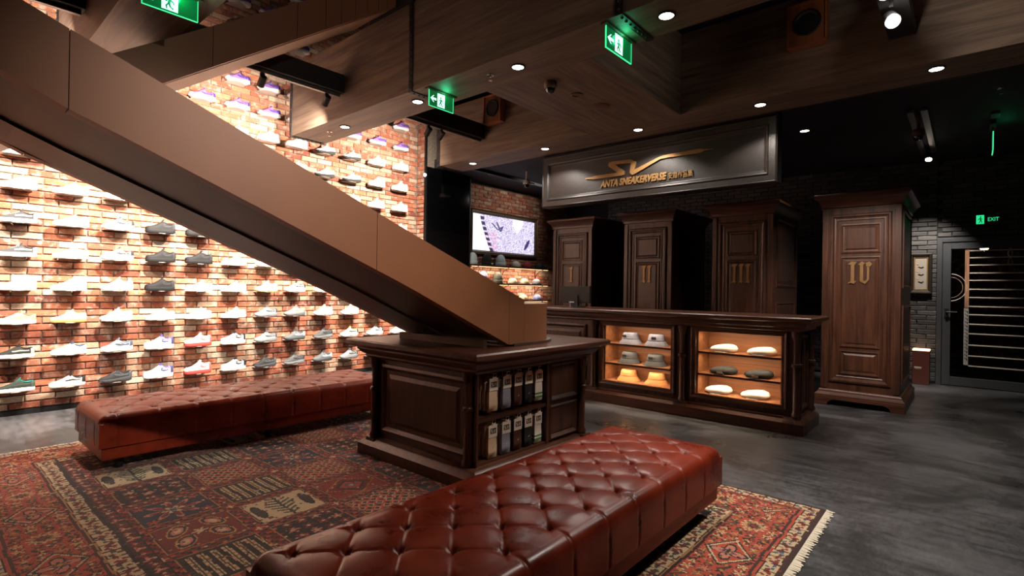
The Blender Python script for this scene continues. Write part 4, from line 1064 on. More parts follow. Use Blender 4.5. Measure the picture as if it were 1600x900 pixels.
# ------------------------------------------------------------------ hat shelves below the screen
HSX0, HSX1, HSY = 6.76, 9.19, 6.85
BRK = MB().tube([(0, 0.0, -0.16), (0, -0.10, -0.05), (0, -0.20, -0.004)], 0.006, 6); BRK.box(-0.006, 0.006, -0.008, 0.0, -0.18, 0.0); BRK.box(-0.006, 0.006, -0.22, 0.0, -0.008, 0.0); BRK = BRK.mesh('bracket', 50)
for k, z in enumerate((1.765, 1.425, 1.095)):
    sh = thing('hat_shelf', 'walnut hat shelf on iron brackets, %s below the screen' % ('highest', 'middle', 'lowest')[k], 'shelf', ((HSX0+HSX1)/2, 7.085, z), 'hat shelves below the screen')
    MB().box(HSX0-(HSX0+HSX1)/2, HSX1-(HSX0+HSX1)/2, HSY-7.085, 0.004, -0.03, 0.0).build('board', WALX, sh, 0, 0.004)
    for x in (-1.0, -0.15, 0.95):
        b = put('bracket', BRK, IRON, sh); b.location = (x, 0.0, -0.03)
    l = bpy.data.lights.new('shelf_light', 'AREA'); l.shape = 'RECTANGLE'; l.size = 2.3; l.size_y = 0.02; l.energy = (16, 18, 18)[k]; l.color = (1, 0.80, 0.58)
    lo = bpy.data.objects.new('shelf_light', l); COL.objects.link(lo); lo.location = ((HSX0+HSX1)/2, 6.90, z-0.045); lo.rotation_euler = Vector((0, 0.35, -1)).to_track_quat('-Z', 'Y').to_euler()
    MB().box(-1.15, 1.15, 6.885-7.085, 6.905-7.085, -0.037, -0.03).build('led_strip', led, sh)
beanie = MB().lathe([(0.092, 0.0), (0.098, 0.01), (0.10, 0.055), (0.094, 0.062), (0.098, 0.075), (0.095, 0.12), (0.08, 0.17), (0.055, 0.205), (0.02, 0.225), (0.004, 0.227)], (0, 0, 0), 20)
beanie_cuff = MB().lathe([(0.100, 0.0), (0.106, 0.006), (0.106, 0.060), (0.099, 0.066)], (0, 0, 0), 20).mesh('cuff', 50)
for i in range(len(beanie.v)):
    x, y, z = beanie.v[i]; beanie.v[i] = (x+0.04*max(0, z-0.15)*2, y, z)
beanie = beanie.mesh('crown', 60)
bbadge = MB().box(0.02, 0.06, -0.112, -0.100, 0.018, 0.044).mesh('badge')
capc = MB().lathe([(0.088, 0.0), (0.095, 0.006), (0.096, 0.035), (0.085, 0.075), (0.058, 0.105), (0.02, 0.118), (0.004, 0.119)], (0, 0, 0), 20, 1.05, 0.95).mesh('crown', 60)
capv = MB().loft([[(0.085+0.028*k, 0.075*s_*(1-0.14*k), 0.019-0.006*k) for s_ in (-1, -0.4, 0.4, 1)]+[(0.085+0.028*k, 0.075*s_*(1-0.14*k), 0.0145-0.006*k) for s_ in (1, 0.4, -0.4, -1)] for k in (-0.6, 0.3, 1.2, 2.2)]).mesh('visor', 60)
HATS = [('beanie', 6.90, 0, '#b9c6c8', 'pale grey knitted beanie on the highest hat shelf, at the left end'), ('beanie', 7.29, 0, '#171b18', 'black knitted beanie on the highest hat shelf'), ('beanie', 7.68, 0, '#b9c6c8', 'pale grey knitted beanie on the highest hat shelf, right of the black one'),
        ('cap', 8.14, 0, '#cfc7b4', 'cream baseball cap on the highest hat shelf'), ('cap', 8.50, 0, '#9b3a40', 'red baseball cap on the highest hat shelf'), ('cap', 8.93, 0, '#4d5250', 'dark grey baseball cap on the highest hat shelf'),
        ('beanie', 7.19, 1, '#c9a5cf', 'lilac knitted beanie on the middle hat shelf'), ('beanie', 7.60, 1, '#57584f', 'olive grey knitted beanie on the middle hat shelf'), ('cap', 8.05, 1, '#ddd2bd', 'cream baseball cap on the middle hat shelf, beside the olive beanie'),
        ('cap', 8.42, 1, '#d8cdb8', 'cream baseball cap on the middle hat shelf, second from the right'), ('cap', 8.82, 1, '#8d8f9c', 'grey baseball cap on the middle hat shelf, at the right end'),
        ('cap', 8.39, 2, '#d6c3a2', 'sand baseball cap on the lowest hat shelf'), ('cap', 8.86, 2, '#7c86b5', 'blue baseball cap on the lowest hat shelf')]
for ty, x, lv, c, lb in HATS:
    z = (1.765, 1.425, 1.095)[lv]; m_ = plain('knit_'+c.lstrip('#'), c, 0.9, noise=0.12, nscale=120, bump=0.2)
    h = thing('beanie' if ty == 'beanie' else 'baseball_cap', lb, 'hat', (x, 6.965, z+0.0005), 'hats on the wall shelves')
    if ty == 'beanie':
        put('crown', beanie, m_, h); put('cuff', beanie_cuff, m_, h)
        if c in ('#171b18', '#57584f'): put('badge', bbadge, CARD, h)
    else:
        put('crown', capc, m_, h); put('visor', capv, m_, h)

# ------------------------------------------------------------------ framed screen
tv = thing('wall_screen', 'large framed video screen showing a sneaker close up', 'screen', (7.93, 7.09, 2.40))
TW, TH = 2.02, 0.86
MB().panel((0, 0, 0), (1, 0, 0), (0, 0, 1), (0, -1, 0), -TW/2, TW/2, -TH/2, TH/2, [(0, 0.0), (0, 0.05), (0.015, 0.065), (0.03, 0.055), (0.05, 0.06), (0.075, 0.03), (0.085, 0.02)], False).build('frame', plain('aged_bronze_frame', '#5a4a35', 0.45, 0.5, noise=0.2, nscale=30), tv)
sw, sh_ = TW-0.17, TH-0.17
sn, sm = 200, 76
u = (np.arange(sn)+0.5)/sn; w = (np.arange(sm)+0.5)/sm; UU, WW_ = np.meshgrid(u, w, indexing='ij')
SI = np.ones((sn, sm, 3))*np.array(lin('#fbfbfd')[:3])
edge = 0.10+0.16*(1-WW_)**1.3
body = UU > edge; sp = nrg.random((sn, sm))
SI[body] = np.array(lin('#e3dcf2')[:3])
sp2 = np.repeat(np.repeat(nrg.random((sn//2, sm//2)), 2, 0), 2, 1)
SI[body & (sp2 < 0.30)] = np.array(lin('#b9a9d6')[:3]); SI[body & (sp < 0.10)] = np.array(lin('#5b5470')[:3])
SI[body & (UU < 0.36) & (WW_ < 0.55) & (sp2 > 0.6)] = np.array(lin('#f2b8d2')[:3])
tooth = body & (UU-edge < 0.055) & (((WW_*7) % 1) < 0.62); SI[tooth] = np.array(lin('#3a3550')[:3])
for (ax, ay, bx, by) in ((0.28, 0.80, 0.38, 0.62), (0.38, 0.62, 0.46, 0.74), (0.36, 0.84, 0.42, 0.58), (0.42, 0.58, 0.45, 0.72)):
    d = np.abs((bx-ax)*(WW_-ay)-(by-ay)*(UU-ax))/hypot(bx-ax, by-ay); tt = ((UU-ax)*(bx-ax)+(WW_-ay)*(by-ay))/((bx-ax)**2+(by-ay)**2)
    SI[(d < 0.012) & (tt > 0) & (tt < 1)] = np.array(lin('#4b4a78')[:3])
SI[(UU > 0.62) & (UU < 0.80) & (WW_ > 0.62) & (np.abs(UU-0.7) < 0.30*(WW_-0.55))] = np.array(lin('#f6f5fb')[:3])
bl = ((UU-0.87-0.25*(WW_-0.28))/0.028)**2+((WW_-0.28)/0.16)**2; SI[bl < 1] = np.array(lin('#3d3566')[:3])
vx = -sw/2+np.arange(sn+1)*sw/sn; vz = -sh_/2+np.arange(sm+1)*sh_/sm
VX, VZ_ = np.meshgrid(vx, vz, indexing='ij'); V = np.stack([VX, np.full_like(VX, -0.022), VZ_], 2).reshape(-1, 3)
I, J = np.meshgrid(np.arange(sn), np.arange(sm), indexing='ij'); b0 = (I*(sm+1)+J).ravel()
Q = np.stack([b0, b0+sm+1, b0+sm+2, b0+1], 1)
me = bpy.data.meshes.new('display'); me.from_pydata(V.tolist(), [], Q.tolist()); me.update()
ca = me.color_attributes.new('picture', 'FLOAT_COLOR', 'CORNER')
ca.data.foreach_set('color', np.repeat(np.concatenate([SI.reshape(-1, 3), np.ones((sn*sm, 1))], 1), 4, axis=0).astype(np.float32).ravel())
t = NT('lit_screen'); a = t.node('ShaderNodeAttribute', attribute_name='picture'); t.link(a.outputs['Color'], t.b.inputs['Emission Color']); t.set(Base_Color=(0.02, 0.02, 0.02, 1), Roughness=0.25); t.b.inputs['Emission Strength'].default_value = 1.25
put('display', me, t.m, tv)
MB().box(-sw/2-0.01, sw/2+0.01, -0.018, 0.0, -sh_/2-0.01, sh_/2+0.01).build('back_panel', BLACK, tv)

# ------------------------------------------------------------------ till monitor on the counter
mo = thing('till_monitor', 'black till monitor seen from behind on the counter', 'monitor', (5.80, 3.92, 1.0955))
MB().box(-0.02, 0.02, -0.235, 0.235, 0.055, 0.275).build('casing', BLACK, mo, 0, 0.008)
MB().loft([[(-0.04, -0.06, 0.012), (0.0, -0.06, 0.012), (0.0, 0.06, 0.012), (-0.04, 0.06, 0.012)], [(-0.035, -0.05, 0.16), (-0.01, -0.05, 0.16), (-0.01, 0.05, 0.16), (-0.035, 0.05, 0.16)]]).build('stand', BLACK, mo)
MB().box(-0.10, 0.09, -0.11, 0.11, 0.0, 0.012).build('base', BLACK, mo, 0, 0.004)
sc_ = thing('payment_scanner', 'small chrome scanner stand in front of the till monitor', 'scanner', (5.66, 3.90, 1.0955))
MB().cyl((0, 0, 0), (0, 0, 0.006), 0.035).build('base', CHROME, sc_, 50)
MB().cyl((0, 0, 0.006), (0, 0, 0.062), 0.007).build('stem', CHROME, sc_, 50)
MB().box(-0.02, 0.02, -0.045, 0.012, 0.06, 0.074).build('head', WHITEPL, sc_, 0, 0.004)
# ------------------------------------------------------------------ door at the right
STEEL = plain('dark_grey_steel', '#3a3c3f', 0.5, 0.3, noise=0.06, nscale=8)
door = struct(MB().box(10.06, 10.16, DY1-0.06, DY1, 0, DZ).box(10.06, 10.16, DY0, DY0+0.06, 0, DZ).box(10.06, 10.16, DY0+0.06, DY1-0.06, DZ-0.06, DZ).build('door_1', STEEL, None, 0, 0.003))
m = MB(); a, b = DY0+0.065, DY1-0.065
m.box(10.075, 10.125, b-0.095, b, 0.01, DZ-0.065); m.box(10.075, 10.125, a, a+0.095, 0.01, DZ-0.065); m.box(10.075, 10.125, a+0.095, b-0.095, DZ-0.165, DZ-0.065); m.box(10.075, 10.125, a+0.095, b-0.095, 0.01, 0.135)
leaf = m.build('door_leaf', STEEL, door, 0, 0.003)
gt = NT('door_glass'); gt.set(Base_Color=(0.9, 0.9, 0.9, 1), Roughness=0.02); gt.b.inputs['Transmission Weight'].default_value = 1.0; gt.b.inputs['IOR'].default_value = 1.1
MB().box(10.098, 10.102, a+0.095, b-0.095, 0.135, DZ-0.165).build('glass_pane', gt.m, leaf)
LINE = plain('pale_line_decal', '#b5aa9d', 0.6)
for z in (1.974, 1.873, 1.767, 1.652, 1.547, 1.418, 1.299, 1.171, 1.052, 0.914, 0.777, 0.612, 0.456, 0.31):
    MB().box(10.092, 10.097, a+0.096, 0.0, z-0.008, z+0.008).build('line_decal', LINE, leaf)
MB().box(10.09, 10.0975, 0.003, 0.05, 1.15, DZ-0.166).build('decal_strip', wood('tan_decal', '#6b4a35', '#a97c5a', 'z', 0.6), leaf)
MB().box(10.0955, 10.0975, 0.003, 0.055, 0.32, 1.145).build('decal_strip', plain('grey_decal', '#8e8b86', 0.7), leaf)
dots = MB()
for i in range(14):
    z = 0.38+i*0.053; dots.box(10.0935, 10.0954, 0.012, 0.022, z, z+0.034); dots.add([(10.0935, 0.022, z+0.02), (10.0935, 0.045, z+0.036), (10.0935, 0.045, z+0.046), (10.0935, 0.022, z+0.03)], [(0, 1, 2, 3)])
dots.build('decal_mark', INK, leaf)
for rr_, mt in ((0.19, plain('decal_ring', '#a79b92', 0.6)), (0.145, plain('decal_ring_inner', '#6d5648', 0.6))):
    pts = [(10.094, 0.215-rr_*cos(x), 1.44+rr_*1.05*sin(x)) for x in np.linspace(-1.5, 1.5, 15)]
    MB().tube(pts, 0.006, 6).build('decal_arc', mt, leaf)
hd = MB().cyl((10.075, b-0.05, 1.08), (10.03, b-0.05, 1.08), 0.010); hd.cyl((10.035, b-0.05, 1.08), (10.035, b-0.17, 1.08), 0.010); hd.box(10.066, 10.076, b-0.072, b-0.028, 0.99, 1.13); hd.cyl((10.075, b-0.05, 1.02), (10.045, b-0.05, 1.02), 0.014)
hd.build('handle', IRON, leaf, 50)
# dim room beyond the door
MB().box(12.6, 12.8, -2.4, 2.4, 0, 3.0).build('wall_beyond', brick_mat('dim_brown_brick', [(0, '#3a2018'), (1, '#5a3525')], None), door)
struct(MB().box(10.3, 12.8, 2.2, 2.4, 0, 3.0).box(10.3, 12.8, -2.8, -2.6, 0, 3.0).box(10.3, 12.8, -2.8, 2.4, 3.0, 3.1).build('wall_lobby', DKW))
gl = thing('globe_lamp', 'small round globe lamp glowing beyond the glass door', 'lamp', (11.6, -0.18, 2.12))
MB().lathe([(0.002, -0.06), (0.03, -0.052), (0.052, -0.03), (0.06, 0), (0.052, 0.03), (0.03, 0.052), (0.002, 0.06)], (0, 0, 0), 16).build('globe', emit('warm_globe', '#ffe2b0', 6.0), gl, 180)
MB().cyl((0, 0, 0.055), (0, 0, 0.87), 0.006).build('cord', BLACK, gl)
ch = thing('hanging_chain', 'pale twisted chain hanging beyond the glass door', 'chain', (11.3, -0.48, 2.995))
for k in range(9):
    m = MB(); pts = [(0.0+0.02*cos(x), 0.022*cos(x), -0.09-k*0.13+0.055*sin(x)) for x in np.linspace(0, 2*pi, 12, endpoint=False)]
    m.tube(pts, 0.010, 6, True).build('link', plain('pale_chain', '#b9aea2', 0.5), ch, 60)
MB().cyl((0, 0, 0), (0, 0, -0.05), 0.012).build('hook', IRON, ch)

# picture, control box and wall exit sign on the black brick
pf = thing('picture_frame', 'black framed picture with pale mount on the black brick wall', 'picture', (10.085, 0.555, 1.65))
MB().panel((0, 0, 0), (0, 1, 0), (0, 0, 1), (-1, 0, 0), -0.135, 0.135, -0.30, 0.30, [(0, -0.02), (0, 0.035), (0.012, 0.045), (0.03, 0.04), (0.045, 0.02), (0.05, 0.012)], False).build('frame', plain('black_brown_frame', '#231d19', 0.4), pf)
MB().panel((0, 0, 0), (0, 1, 0), (0, 0, 1), (-1, 0, 0), -0.086, 0.086, -0.251, 0.251, [(0, 0.012), (0, 0.022), (0.012, 0.022), (0.016, 0.014)], False).build('gilt_slip', GOLD, pf)
MB().box(-0.012, 0.018, -0.085, 0.085, -0.25, 0.25).build('mount', plain('grey_mount', '#8b8378', 0.8), pf)
for k in range(3):
    MB().tube([(-0.014, 0.03, 0.10-k*0.11), (-0.016, -0.005, 0.085-k*0.11), (-0.016, -0.03, 0.10-k*0.11)], 0.007, 6).build('drawn_figure', plain('sepia_ink', '#3a2a20', 0.7), pf)
    MB().lathe([(0.012, 0), (0.010, -0.003)], (-0.013, 0.04, 0.14-k*0.11), 10, axis='x').build('drawn_figure', plain('rose_ink', '#b98f80', 0.7), pf)
bx_ = thing('reading_box', 'low brown box with glowing top edge by the door', 'box', (9.95, 0.53, 0))
MB().box(-0.10, 0.14, -0.10, 0.10, 0.0, 0.50).build('body', plain('brown_lacquer', '#4a2216', 0.35), bx_, 0, 0.004)
MB().box(-0.105, 0.14, -0.10, 0.10, 0.50, 0.518).build('light_edge', emit('warm_edge', '#ffbf94', 4.0), bx_)
MB().box(-0.1025, -0.10, -0.01, 0.075, 0.245, 0.262).box(-0.1025, -0.10, -0.005, 0.07, 0.232, 0.238).build('label_plate', plain('pale_print', '#a89a8c', 0.7), bx_)

GREEN = emit('exit_green', '#0a8a4a', 0.55, '#04321b')
GLOW = emit('exit_glow', '#bfffe0', 1.6, '#e0fff0')
EDGE = emit('exit_edge', '#4dffa8', 1.0, '#20a060')
def runner_polys(s=1.0):
    P = []
    P.append([(0.10*cos(a)+0.06, 0.78+0.10*sin(a)) for a in np.linspace(0, 2*pi, 10, endpoint=False)])
    P.append([(-0.06, 0.66), (0.10, 0.64), (0.16, 0.34), (-0.02, 0.30)])
    P.append([(-0.06, 0.66), (-0.26, 0.50), (-0.30, 0.34), (-0.24, 0.34), (-0.19, 0.46), (-0.02, 0.54)])
    P.append([(0.10, 0.62), (0.20, 0.46), (0.34, 0.46), (0.34, 0.52), (0.24, 0.53), (0.14, 0.66)])
    P.append([(-0.02, 0.32), (0.10, 0.30), (0.02, 0.10), (-0.22, -0.02), (-0.26, 0.05), (-0.08, 0.14)])
    P.append([(0.04, 0.34), (0.16, 0.34), (0.30, 0.16), (0.22, -0.06), (0.15, -0.05), (0.20, 0.14)])
    return P
def exit_sign(loc, w, h, label, arrow=True, hang=0.02, glow=1.1):
    e = thing('exit_sign', label, 'exit sign', loc, 'green exit signs')
    # faces -y, hangs from its top edge at z=0
    z0, z1 = -hang-h, -hang
    PL = NT('exit_acrylic') if 'exit_acrylic' not in MATS else None
    if PL:
        PL.set(Base_Color=lin('#06542f'), Roughness=0.15); PL.b.inputs['Alpha'].default_value = 0.72; PL.b.inputs['Emission Color'].default_value = lin('#0f9a55'); PL.b.inputs['Emission Strength'].default_value = 0.28; MATS['exit_acrylic'] = PL.m
    MB().box(-w/2, w/2, -0.004, 0.004, z0, z1).build('plate', MATS['exit_acrylic'], e)
    m = MB(); q = 0.004
    m.box(-w/2-q, w/2+q, -0.005, 0.005, z0-q, z0); m.box(-w/2-q, -w/2, -0.005, 0.005, z0, z1); m.box(w/2, w/2+q, -0.005, 0.005, z0, z1)
    m.build('edge_light', EDGE, e)
    MB().box(-w/2-0.03, w/2+0.03, -0.025, 0.025, -0.018, 0.0).build('mount', plain('brown_mount', '#4a3426', 0.5), e)
    bw = w*0.30; cx = -0.02*w
    m = MB(); m.box(cx-bw/2, cx+bw/2, -0.0055, -0.0042, z0+h*0.08, z1-h*0.06); m.build('pictogram_field', GLOW, e)
    m = MB(); sc = h*0.78
    for P in runner_polys(): m.prism([(cx-px_*sc*0.8, z0+h*0.16+pz*sc*0.85) for px_, pz in P], 'xz', -0.0075, -0.0056)
    m.build('running_figure', plain('deep_green', '#0b4a2c', 0.5), e)
    if arrow:
        ax = cx-bw/2-w*0.17; az = (z0+z1)/2
        MB().prism([(ax-w*0.12, az), (ax, az+h*0.22), (ax+w*0.03, az+h*0.22), (ax-w*0.04, az+h*0.07), (ax+w*0.12, az+h*0.07), (ax+w*0.12, az-h*0.07), (ax-w*0.04, az-h*0.07), (ax+w*0.03, az-h*0.22), (ax, az-h*0.22)], 'xz', -0.0055, -0.0042).build('arrow', GLOW, e)
    l = bpy.data.lights.new('exit_sign_light', 'POINT'); l.energy = glow; l.color = (0.05, 1.0, 0.42); l.shadow_soft_size = 0.05
    lo = bpy.data.objects.new('exit_sign_light', l); COL.objects.link(lo); lo.location = (loc[0]+0.03, loc[1]-0.03, loc[2]-0.035)
    return e
exit_sign((3.36, 3.845, 3.2), 0.30, 0.145, 'green exit sign hanging from the wooden beam, next to the iron band', True)
exit_sign((3.39, 1.945, 3.2), 0.36, 0.150, 'green exit sign hanging from the wooden beam, near the top centre', True)
exit_sign((1.095, 3.86, 3.2), 0.306, 0.135, 'green exit sign hanging above the upper stair flight, top left', True, 0.02, 3.0)
ew = thing('exit_sign', 'small lit exit box sign on black brick above the glass door', 'exit sign', (10.085, -0.17, 2.41), 'green exit signs')
MB().box(-0.03, 0.02, -0.165, 0.165, -0.07, 0.075).build('casing', plain('exit_casing', '#33231d', 0.5), ew, 0, 0.004)
MB().box(-0.033, -0.030, 0.02, 0.105, -0.06, 0.065).build('pictogram_field', emit('exit_bright_green', '#28e08a', 1.1), ew)
m = MB()
for P in runner_polys(): m.prism([(0.062-px_*0.075, -0.045+pz*0.105) for px_, pz in P], 'yz', -0.036, -0.033)
m.build('running_figure', plain('deep_green', '#0b4a2c', 0.5), ew)
me = text_mesh('EXIT', 0.075, 0.001, 0, 'LEFT'); n = len(me.vertices); co = np.empty(n*3); me.vertices.foreach_get('co', co); co = co.reshape(-1, 3)
me.vertices.foreach_set('co', np.stack([-0.033-co[:, 2], -0.015-co[:, 0]*0.12/co[:, 0].max(), co[:, 1]-0.025], 1).ravel()); me.update()
put('lettering', me, emit('exit_bright_green', '#28e08a', 1.1), ew)
# sign seen edge-on near the right
ee = thing('exit_sign', 'green exit sign seen edge on, hanging from black ceiling at right', 'exit sign', (8.35, -0.19, 3.35), 'green exit signs')
MB().box(-0.18, 0.18, -0.025, 0.025, -0.05, 0.0).box(-0.01, 0.01, -0.01, 0.01, -0.13, -0.05).build('mount', plain('brown_mount', '#4a3426', 0.5), ee)
MB().box(-0.16, 0.16, -0.004, 0.004, -0.34, -0.13).build('plate', MATS['exit_acrylic'], ee)
MB().box(-0.164, -0.16, -0.005, 0.005, -0.34, -0.13).box(-0.164, 0.164, -0.005, 0.005, -0.344, -0.34).build('edge_light', EDGE, ee)
l = bpy.data.lights.new('exit_sign_light', 'POINT'); l.energy = 0.2; l.color = (0.05, 1.0, 0.42); lo = bpy.data.objects.new('exit_sign_light', l); COL.objects.link(lo); lo.location = (8.35, -0.30, 3.22)

# ------------------------------------------------------------------ recessed downlights
dl_ring = MB().lathe([(0.062, 0.004), (0.064, -0.004), (0.050, -0.006), (0.048, 0.004)], (0, 0, 0), 20).mesh('trim_ring', 50)
dl_lens = MB().lathe([(0.049, 0.002), (0.049, -0.003), (0.001, -0.0035)], (0, 0, 0), 20).mesh('lens', 50)
def downlight(x, y, z, label):
    d = thing('downlight', label, 'downlight', (x, y, z), 'recessed downlights')
    put('trim_ring', dl_ring, BLACK, d); put('lens', dl_lens, BULB, d)
for i, (x, y) in enumerate(BEAM_DL[:4]): downlight(x, y, 3.196, 'lit round downlight in the nearer wooden beam, %s from the sneaker wall' % ordinal(i))
for i, (x, y) in enumerate(COUNTER_DL): downlight(x, y, 3.196, 'lit round downlight in the beam in front of the sign, %s from the left' % ordinal(i))
downlight(7.33, 1.57, 3.346, 'lit round downlight in black ceiling just right of the sign')

# ------------------------------------------------------------------ light tracks and spot heads
def track(x0, x1, y, z, label, heads, aim=(0.08, 1, -0.75), deep=0.20):
    tr = thing('light_track', label, 'light track', ((x0+x1)/2, y, z), 'black light tracks')
    cx = (x0+x1)/2
    MB().box(x0-cx, x1-cx, -0.07, 0.07, 0.05, 0.05+deep).build('housing', BLACK, tr, 0, 0.003)
    MB().box(x0-cx+0.02, x1-cx-0.02, -0.02, 0.02, 0.015, 0.05).build('rail', plain('grey_rail', '#6a6764', 0.4, 0.6), tr)
    for hx, lit in heads:
        h = thing('track_spotlight', 'black track spotlight %s' % lit, 'spotlight', (hx, y, z+0.015), 'track spotlights')
        MB().box(-0.02, 0.02, -0.012, 0.012, -0.05, 0.0).build('bracket', BLACK, h)
        d = Vector(aim).normalized(); c = Vector((0, 0, -0.075))
        MB().cyl(c-d*0.05, c+d*0.06, 0.034, 0.036, 16).build('barrel', plain('track_black', '#141414', 0.5), h, 50)
        MB().cyl(c+d*0.058, c+d*0.0615, 0.030, 0.030, 16).build('lens', BULB, h, 50)
    return tr
track(1.39, 3.16, TRACK_Y, TRACK_Z, 'black light track between two beams above the stair', [(1.66, 'hidden behind the upper stair flight, lower aimed'), (1.72+0.14, 'hidden behind the upper stair flight, right one'), (2.30, 'lighting the sneakers, below the upper stair flight'), (2.99, 'lighting the sneakers, at the right end of its track')])
track(3.64, 5.39, TRACK_Y, TRACK_Z, 'black light track right of the beam, below the wooden speaker', [(3.85, 'behind the beam at the left end of the short track'), (4.42, 'next to the brick pier, left one of a pair'), (4.64, 'next to the brick pier, right one of a pair')])
track(-1.2, 0.91, TRACK_Y, TRACK_Z, 'black light track at the top left corner', [(-0.75, 'at the far left end of its track'), (-0.25, 'in the middle of the far left track'), (0.45, 'behind the stair at the top left')])
# coffer fitting with bright lamps facing the room
cf = thing('light_track', 'black light track in the ceiling coffer at top right', 'light track', (4.5, 0.44, 3.45), 'black light tracks')
MB().box(-0.85, 0.88, -0.09, 0.09, 0.0, 0.10).build('housing', BLACK, cf, 0, 0.003)
for k, (x, lb) in enumerate(((4.10, 'bright spotlight in the coffer, cut by the top of the picture'), (4.57, 'bright spotlight in the coffer below the other one, top right'))):
    h = thing('track_spotlight', lb, 'spotlight', (x, 0.44, 3.45), 'coffer spotlights')
    MB().box(-0.015, 0.015, -0.012, 0.012, -0.08, 0.0).build('bracket', BLACK, h)
    d = Vector((-0.75, -0.25, -0.62)).normalized(); c = Vector((0.02, 0, -0.17))
    MB().cyl(c-d*0.06, c+d*0.05, 0.048, 0.050, 18).build('barrel', BLACK, h, 50)
    MB().cyl(c+d*0.046, c+d*0.052, 0.044, 0.044, 18).build('lens', emit('bright_lens', '#fff4e6', 30.0, '#ffffff'), h, 50)
bt = thing('light_track', 'black light track on the black ceiling at right', 'light track', (8.3, 0.45, 3.345), 'black light tracks')
MB().box(-1.1, 1.1, -0.09, -0.03, -0.03, 0.0).box(-1.1, 1.1, 0.03, 0.09, -0.03, 0.0).build('rail', plain('grey_rail', '#6a6764', 0.4, 0.6), bt)
h = thing('track_spotlight', 'lit spotlight on the black ceiling track, above wardrobe IV', 'spotlight', (9.25, 0.44, 3.315), 'track spotlights')
MB().box(-0.012, 0.012, -0.012, 0.012, -0.04, 0.0).build('bracket', BLACK, h)
MB().cyl((0.0, 0, -0.05), (-0.05, 0.0, -0.13), 0.04, 0.042).build('barrel', BLACK, h, 50)
MB().cyl((-0.049, 0.0, -0.128), (-0.052, 0.0, -0.133), 0.037, 0.037).build('lens', BULB, h, 50)
# glowing bulb and holder set at a bright spot on the pier edge
pe = thing('pier_bright_spot', 'small bright spot on the edge of the brick pier', 'lamp', (5.66, 6.865, 3.19))
MB().cyl((0.0, 0.0, 0.03), (0.0, 0.0, -0.03), 0.02).build('holder', BLACK, pe, 50)
MB().lathe([(0.002, -0.025), (0.018, -0.018), (0.024, 0), (0.018, 0.018), (0.002, 0.025)], (-0.012, -0.02, 0), 12).build('bulb', emit('bright_lens', '#fff4e6', 30.0, '#ffffff'), pe, 180)

# ------------------------------------------------------------------ speakers
OAK = wood('speaker_teak', '#6b3c24', '#9a5c39', 'z', 0.45)
for (y, z, s, lb) in ((5.01, 3.81, 1.0, 'wooden box speaker on the beam, beside the short light track'), (1.13, 3.755, 1.0, 'wooden box speaker on the beam at top right')):
    sp = thing('box_speaker', lb, 'speaker', (5.40, y, z), 'wooden speakers')
    MB().box(-0.09, 0.0, -0.16, 0.16, -0.195, 0.195).build('cabinet', OAK, sp, 0, 0.004)
    MB().panel((-0.09, 0, 0), (0, 1, 0), (0, 0, 1), (-1, 0, 0), -0.16, 0.16, -0.195, 0.195, [(0, 0), (0, 0.02), (0.014, 0.02), (0.018, 0.0)], False).build('front_frame', OAK, sp)
    MB().lathe([(0.115, 0.0), (0.118, -0.012), (0.105, -0.016), (0.098, -0.004), (0.05, 0.02), (0.045, 0.016), (0.02, 0.006), (0.002, 0.004)], (-0.092, 0, 0.005), 28, axis='x').build('cone', plain('speaker_rubber', '#17191a', 0.5), sp, 50)

# ------------------------------------------------------------------ cameras, sprinklers and discs on the ceilings
DOME = plain('brown_dome_housing', '#5c3a29', 0.45)
dc = thing('dome_camera', 'brown dome security camera on the wooden ceiling', 'camera', (3.82, 2.885, 3.2))
MB().lathe([(0.055, 0.0), (0.058, -0.01), (0.056, -0.05), (0.045, -0.06)], (0, 0, 0), 20).build('housing', DOME, dc, 50)
MB().lathe([(0.044, -0.058), (0.042, -0.075), (0.030, -0.095), (0.002, -0.103)], (0, 0, 0), 20).build('dome', plain('dark_dome', '#0a0a0b', 0.05, coat=0.5), dc, 60)
rc = tag(MB().lathe([(0.058, 0.0), (0.060, -0.008), (0.042, -0.010), (0.036, -0.002), (0.001, -0.002)], (4.226, 2.876, 3.2), 20).build('ceiling_port', DOME, None, 50), 'brown ring shaped ceiling port beside the dome camera', 'ceiling port')
rd = tag(MB().lathe([(0.095, 0.0), (0.095, -0.006), (0.088, -0.009), (0.001, -0.009)], (4.642, 2.866, 3.2), 24).build('access_disc', DOME, None, 50), 'flat round brown disc on the wooden ceiling', 'ceiling disc')
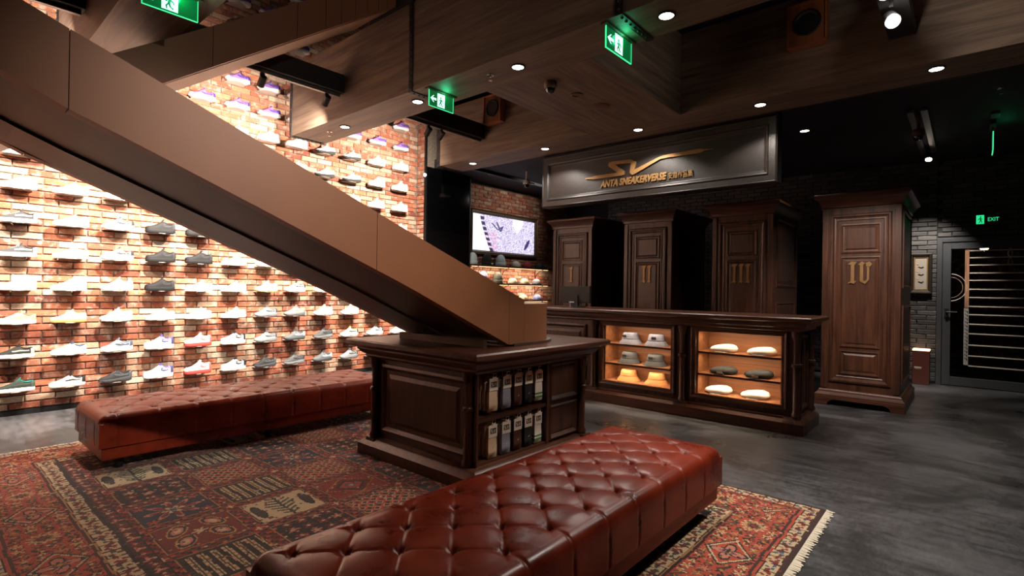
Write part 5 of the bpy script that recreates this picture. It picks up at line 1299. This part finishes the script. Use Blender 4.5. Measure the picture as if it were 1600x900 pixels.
def sprinkler(x, y, z, lb):
    s = thing('sprinkler', lb, 'sprinkler', (x, y, z), 'fire sprinklers')
    MB().lathe([(0.035, 0.0), (0.034, -0.005), (0.012, -0.010), (0.010, -0.022)], (0, 0, 0), 14).build('collar', CHROME, s, 50)
    MB().tube([(-0.014, 0, -0.018), (-0.012, 0, -0.04), (0, 0, -0.052), (0.012, 0, -0.04), (0.014, 0, -0.018)], 0.003, 6).build('frame', CHROME, s, 50)
    MB().lathe([(0.018, -0.050), (0.018, -0.053), (0.001, -0.054)], (0, 0, 0), 14).build('deflector', CHROME, s)
sprinkler(3.36, 3.20, 3.2, 'chrome sprinkler on the wooden ceiling near the dome camera')
sprinkler(3.38, 5.907, 3.2, 'chrome sprinkler under the beam end near the sneaker wall')
sprinkler(6.63, 6.30, 3.35, 'chrome sprinkler on the black ceiling above the screen')
sprinkler(6.99, -0.218, 3.35, 'chrome sprinkler on the black ceiling at far right')
tag(MB().box(7.85, 8.05, -0.24, -0.16, 3.33, 3.349).build('air_vent', plain('grey_vent', '#4a4b50', 0.5), None, 0, 0.003), 'small grey vent plate on the black ceiling at right', 'vent')
def ptz(x, y, z, drop, mat, lb, arm=True):
    p = thing('pole_camera', lb, 'camera', (x, y, z))
    MB().cyl((0, 0, 0), (0, 0, -drop), 0.016).build('pole', mat, p, 50)
    MB().lathe([(0.018, -drop), (0.05, -drop-0.01), (0.062, -drop-0.03), (0.060, -drop-0.075), (0.05, -drop-0.085)], (0, 0, 0), 20).build('housing', mat, p, 50)
    MB().lathe([(0.048, -drop-0.083), (0.044, -drop-0.11), (0.026, -drop-0.13), (0.002, -drop-0.136)], (0, 0, 0), 20).build('dome', plain('dark_dome', '#0a0a0b', 0.05, coat=0.5), p, 60)
    if arm: MB().box(0.03, 0.20, -0.02, 0.02, -drop-0.055, -drop-0.03).build('side_arm', mat, p, 0, 0.004)
ptz(7.02, 5.79, 3.35, 0.14, WHITEPL, 'white dome camera on a ceiling pole in front of the screen')
ptz(7.45, 0.45, 3.35, 0.16, DOME, 'brown dome camera on a ceiling pole above wardrobe IV', False)
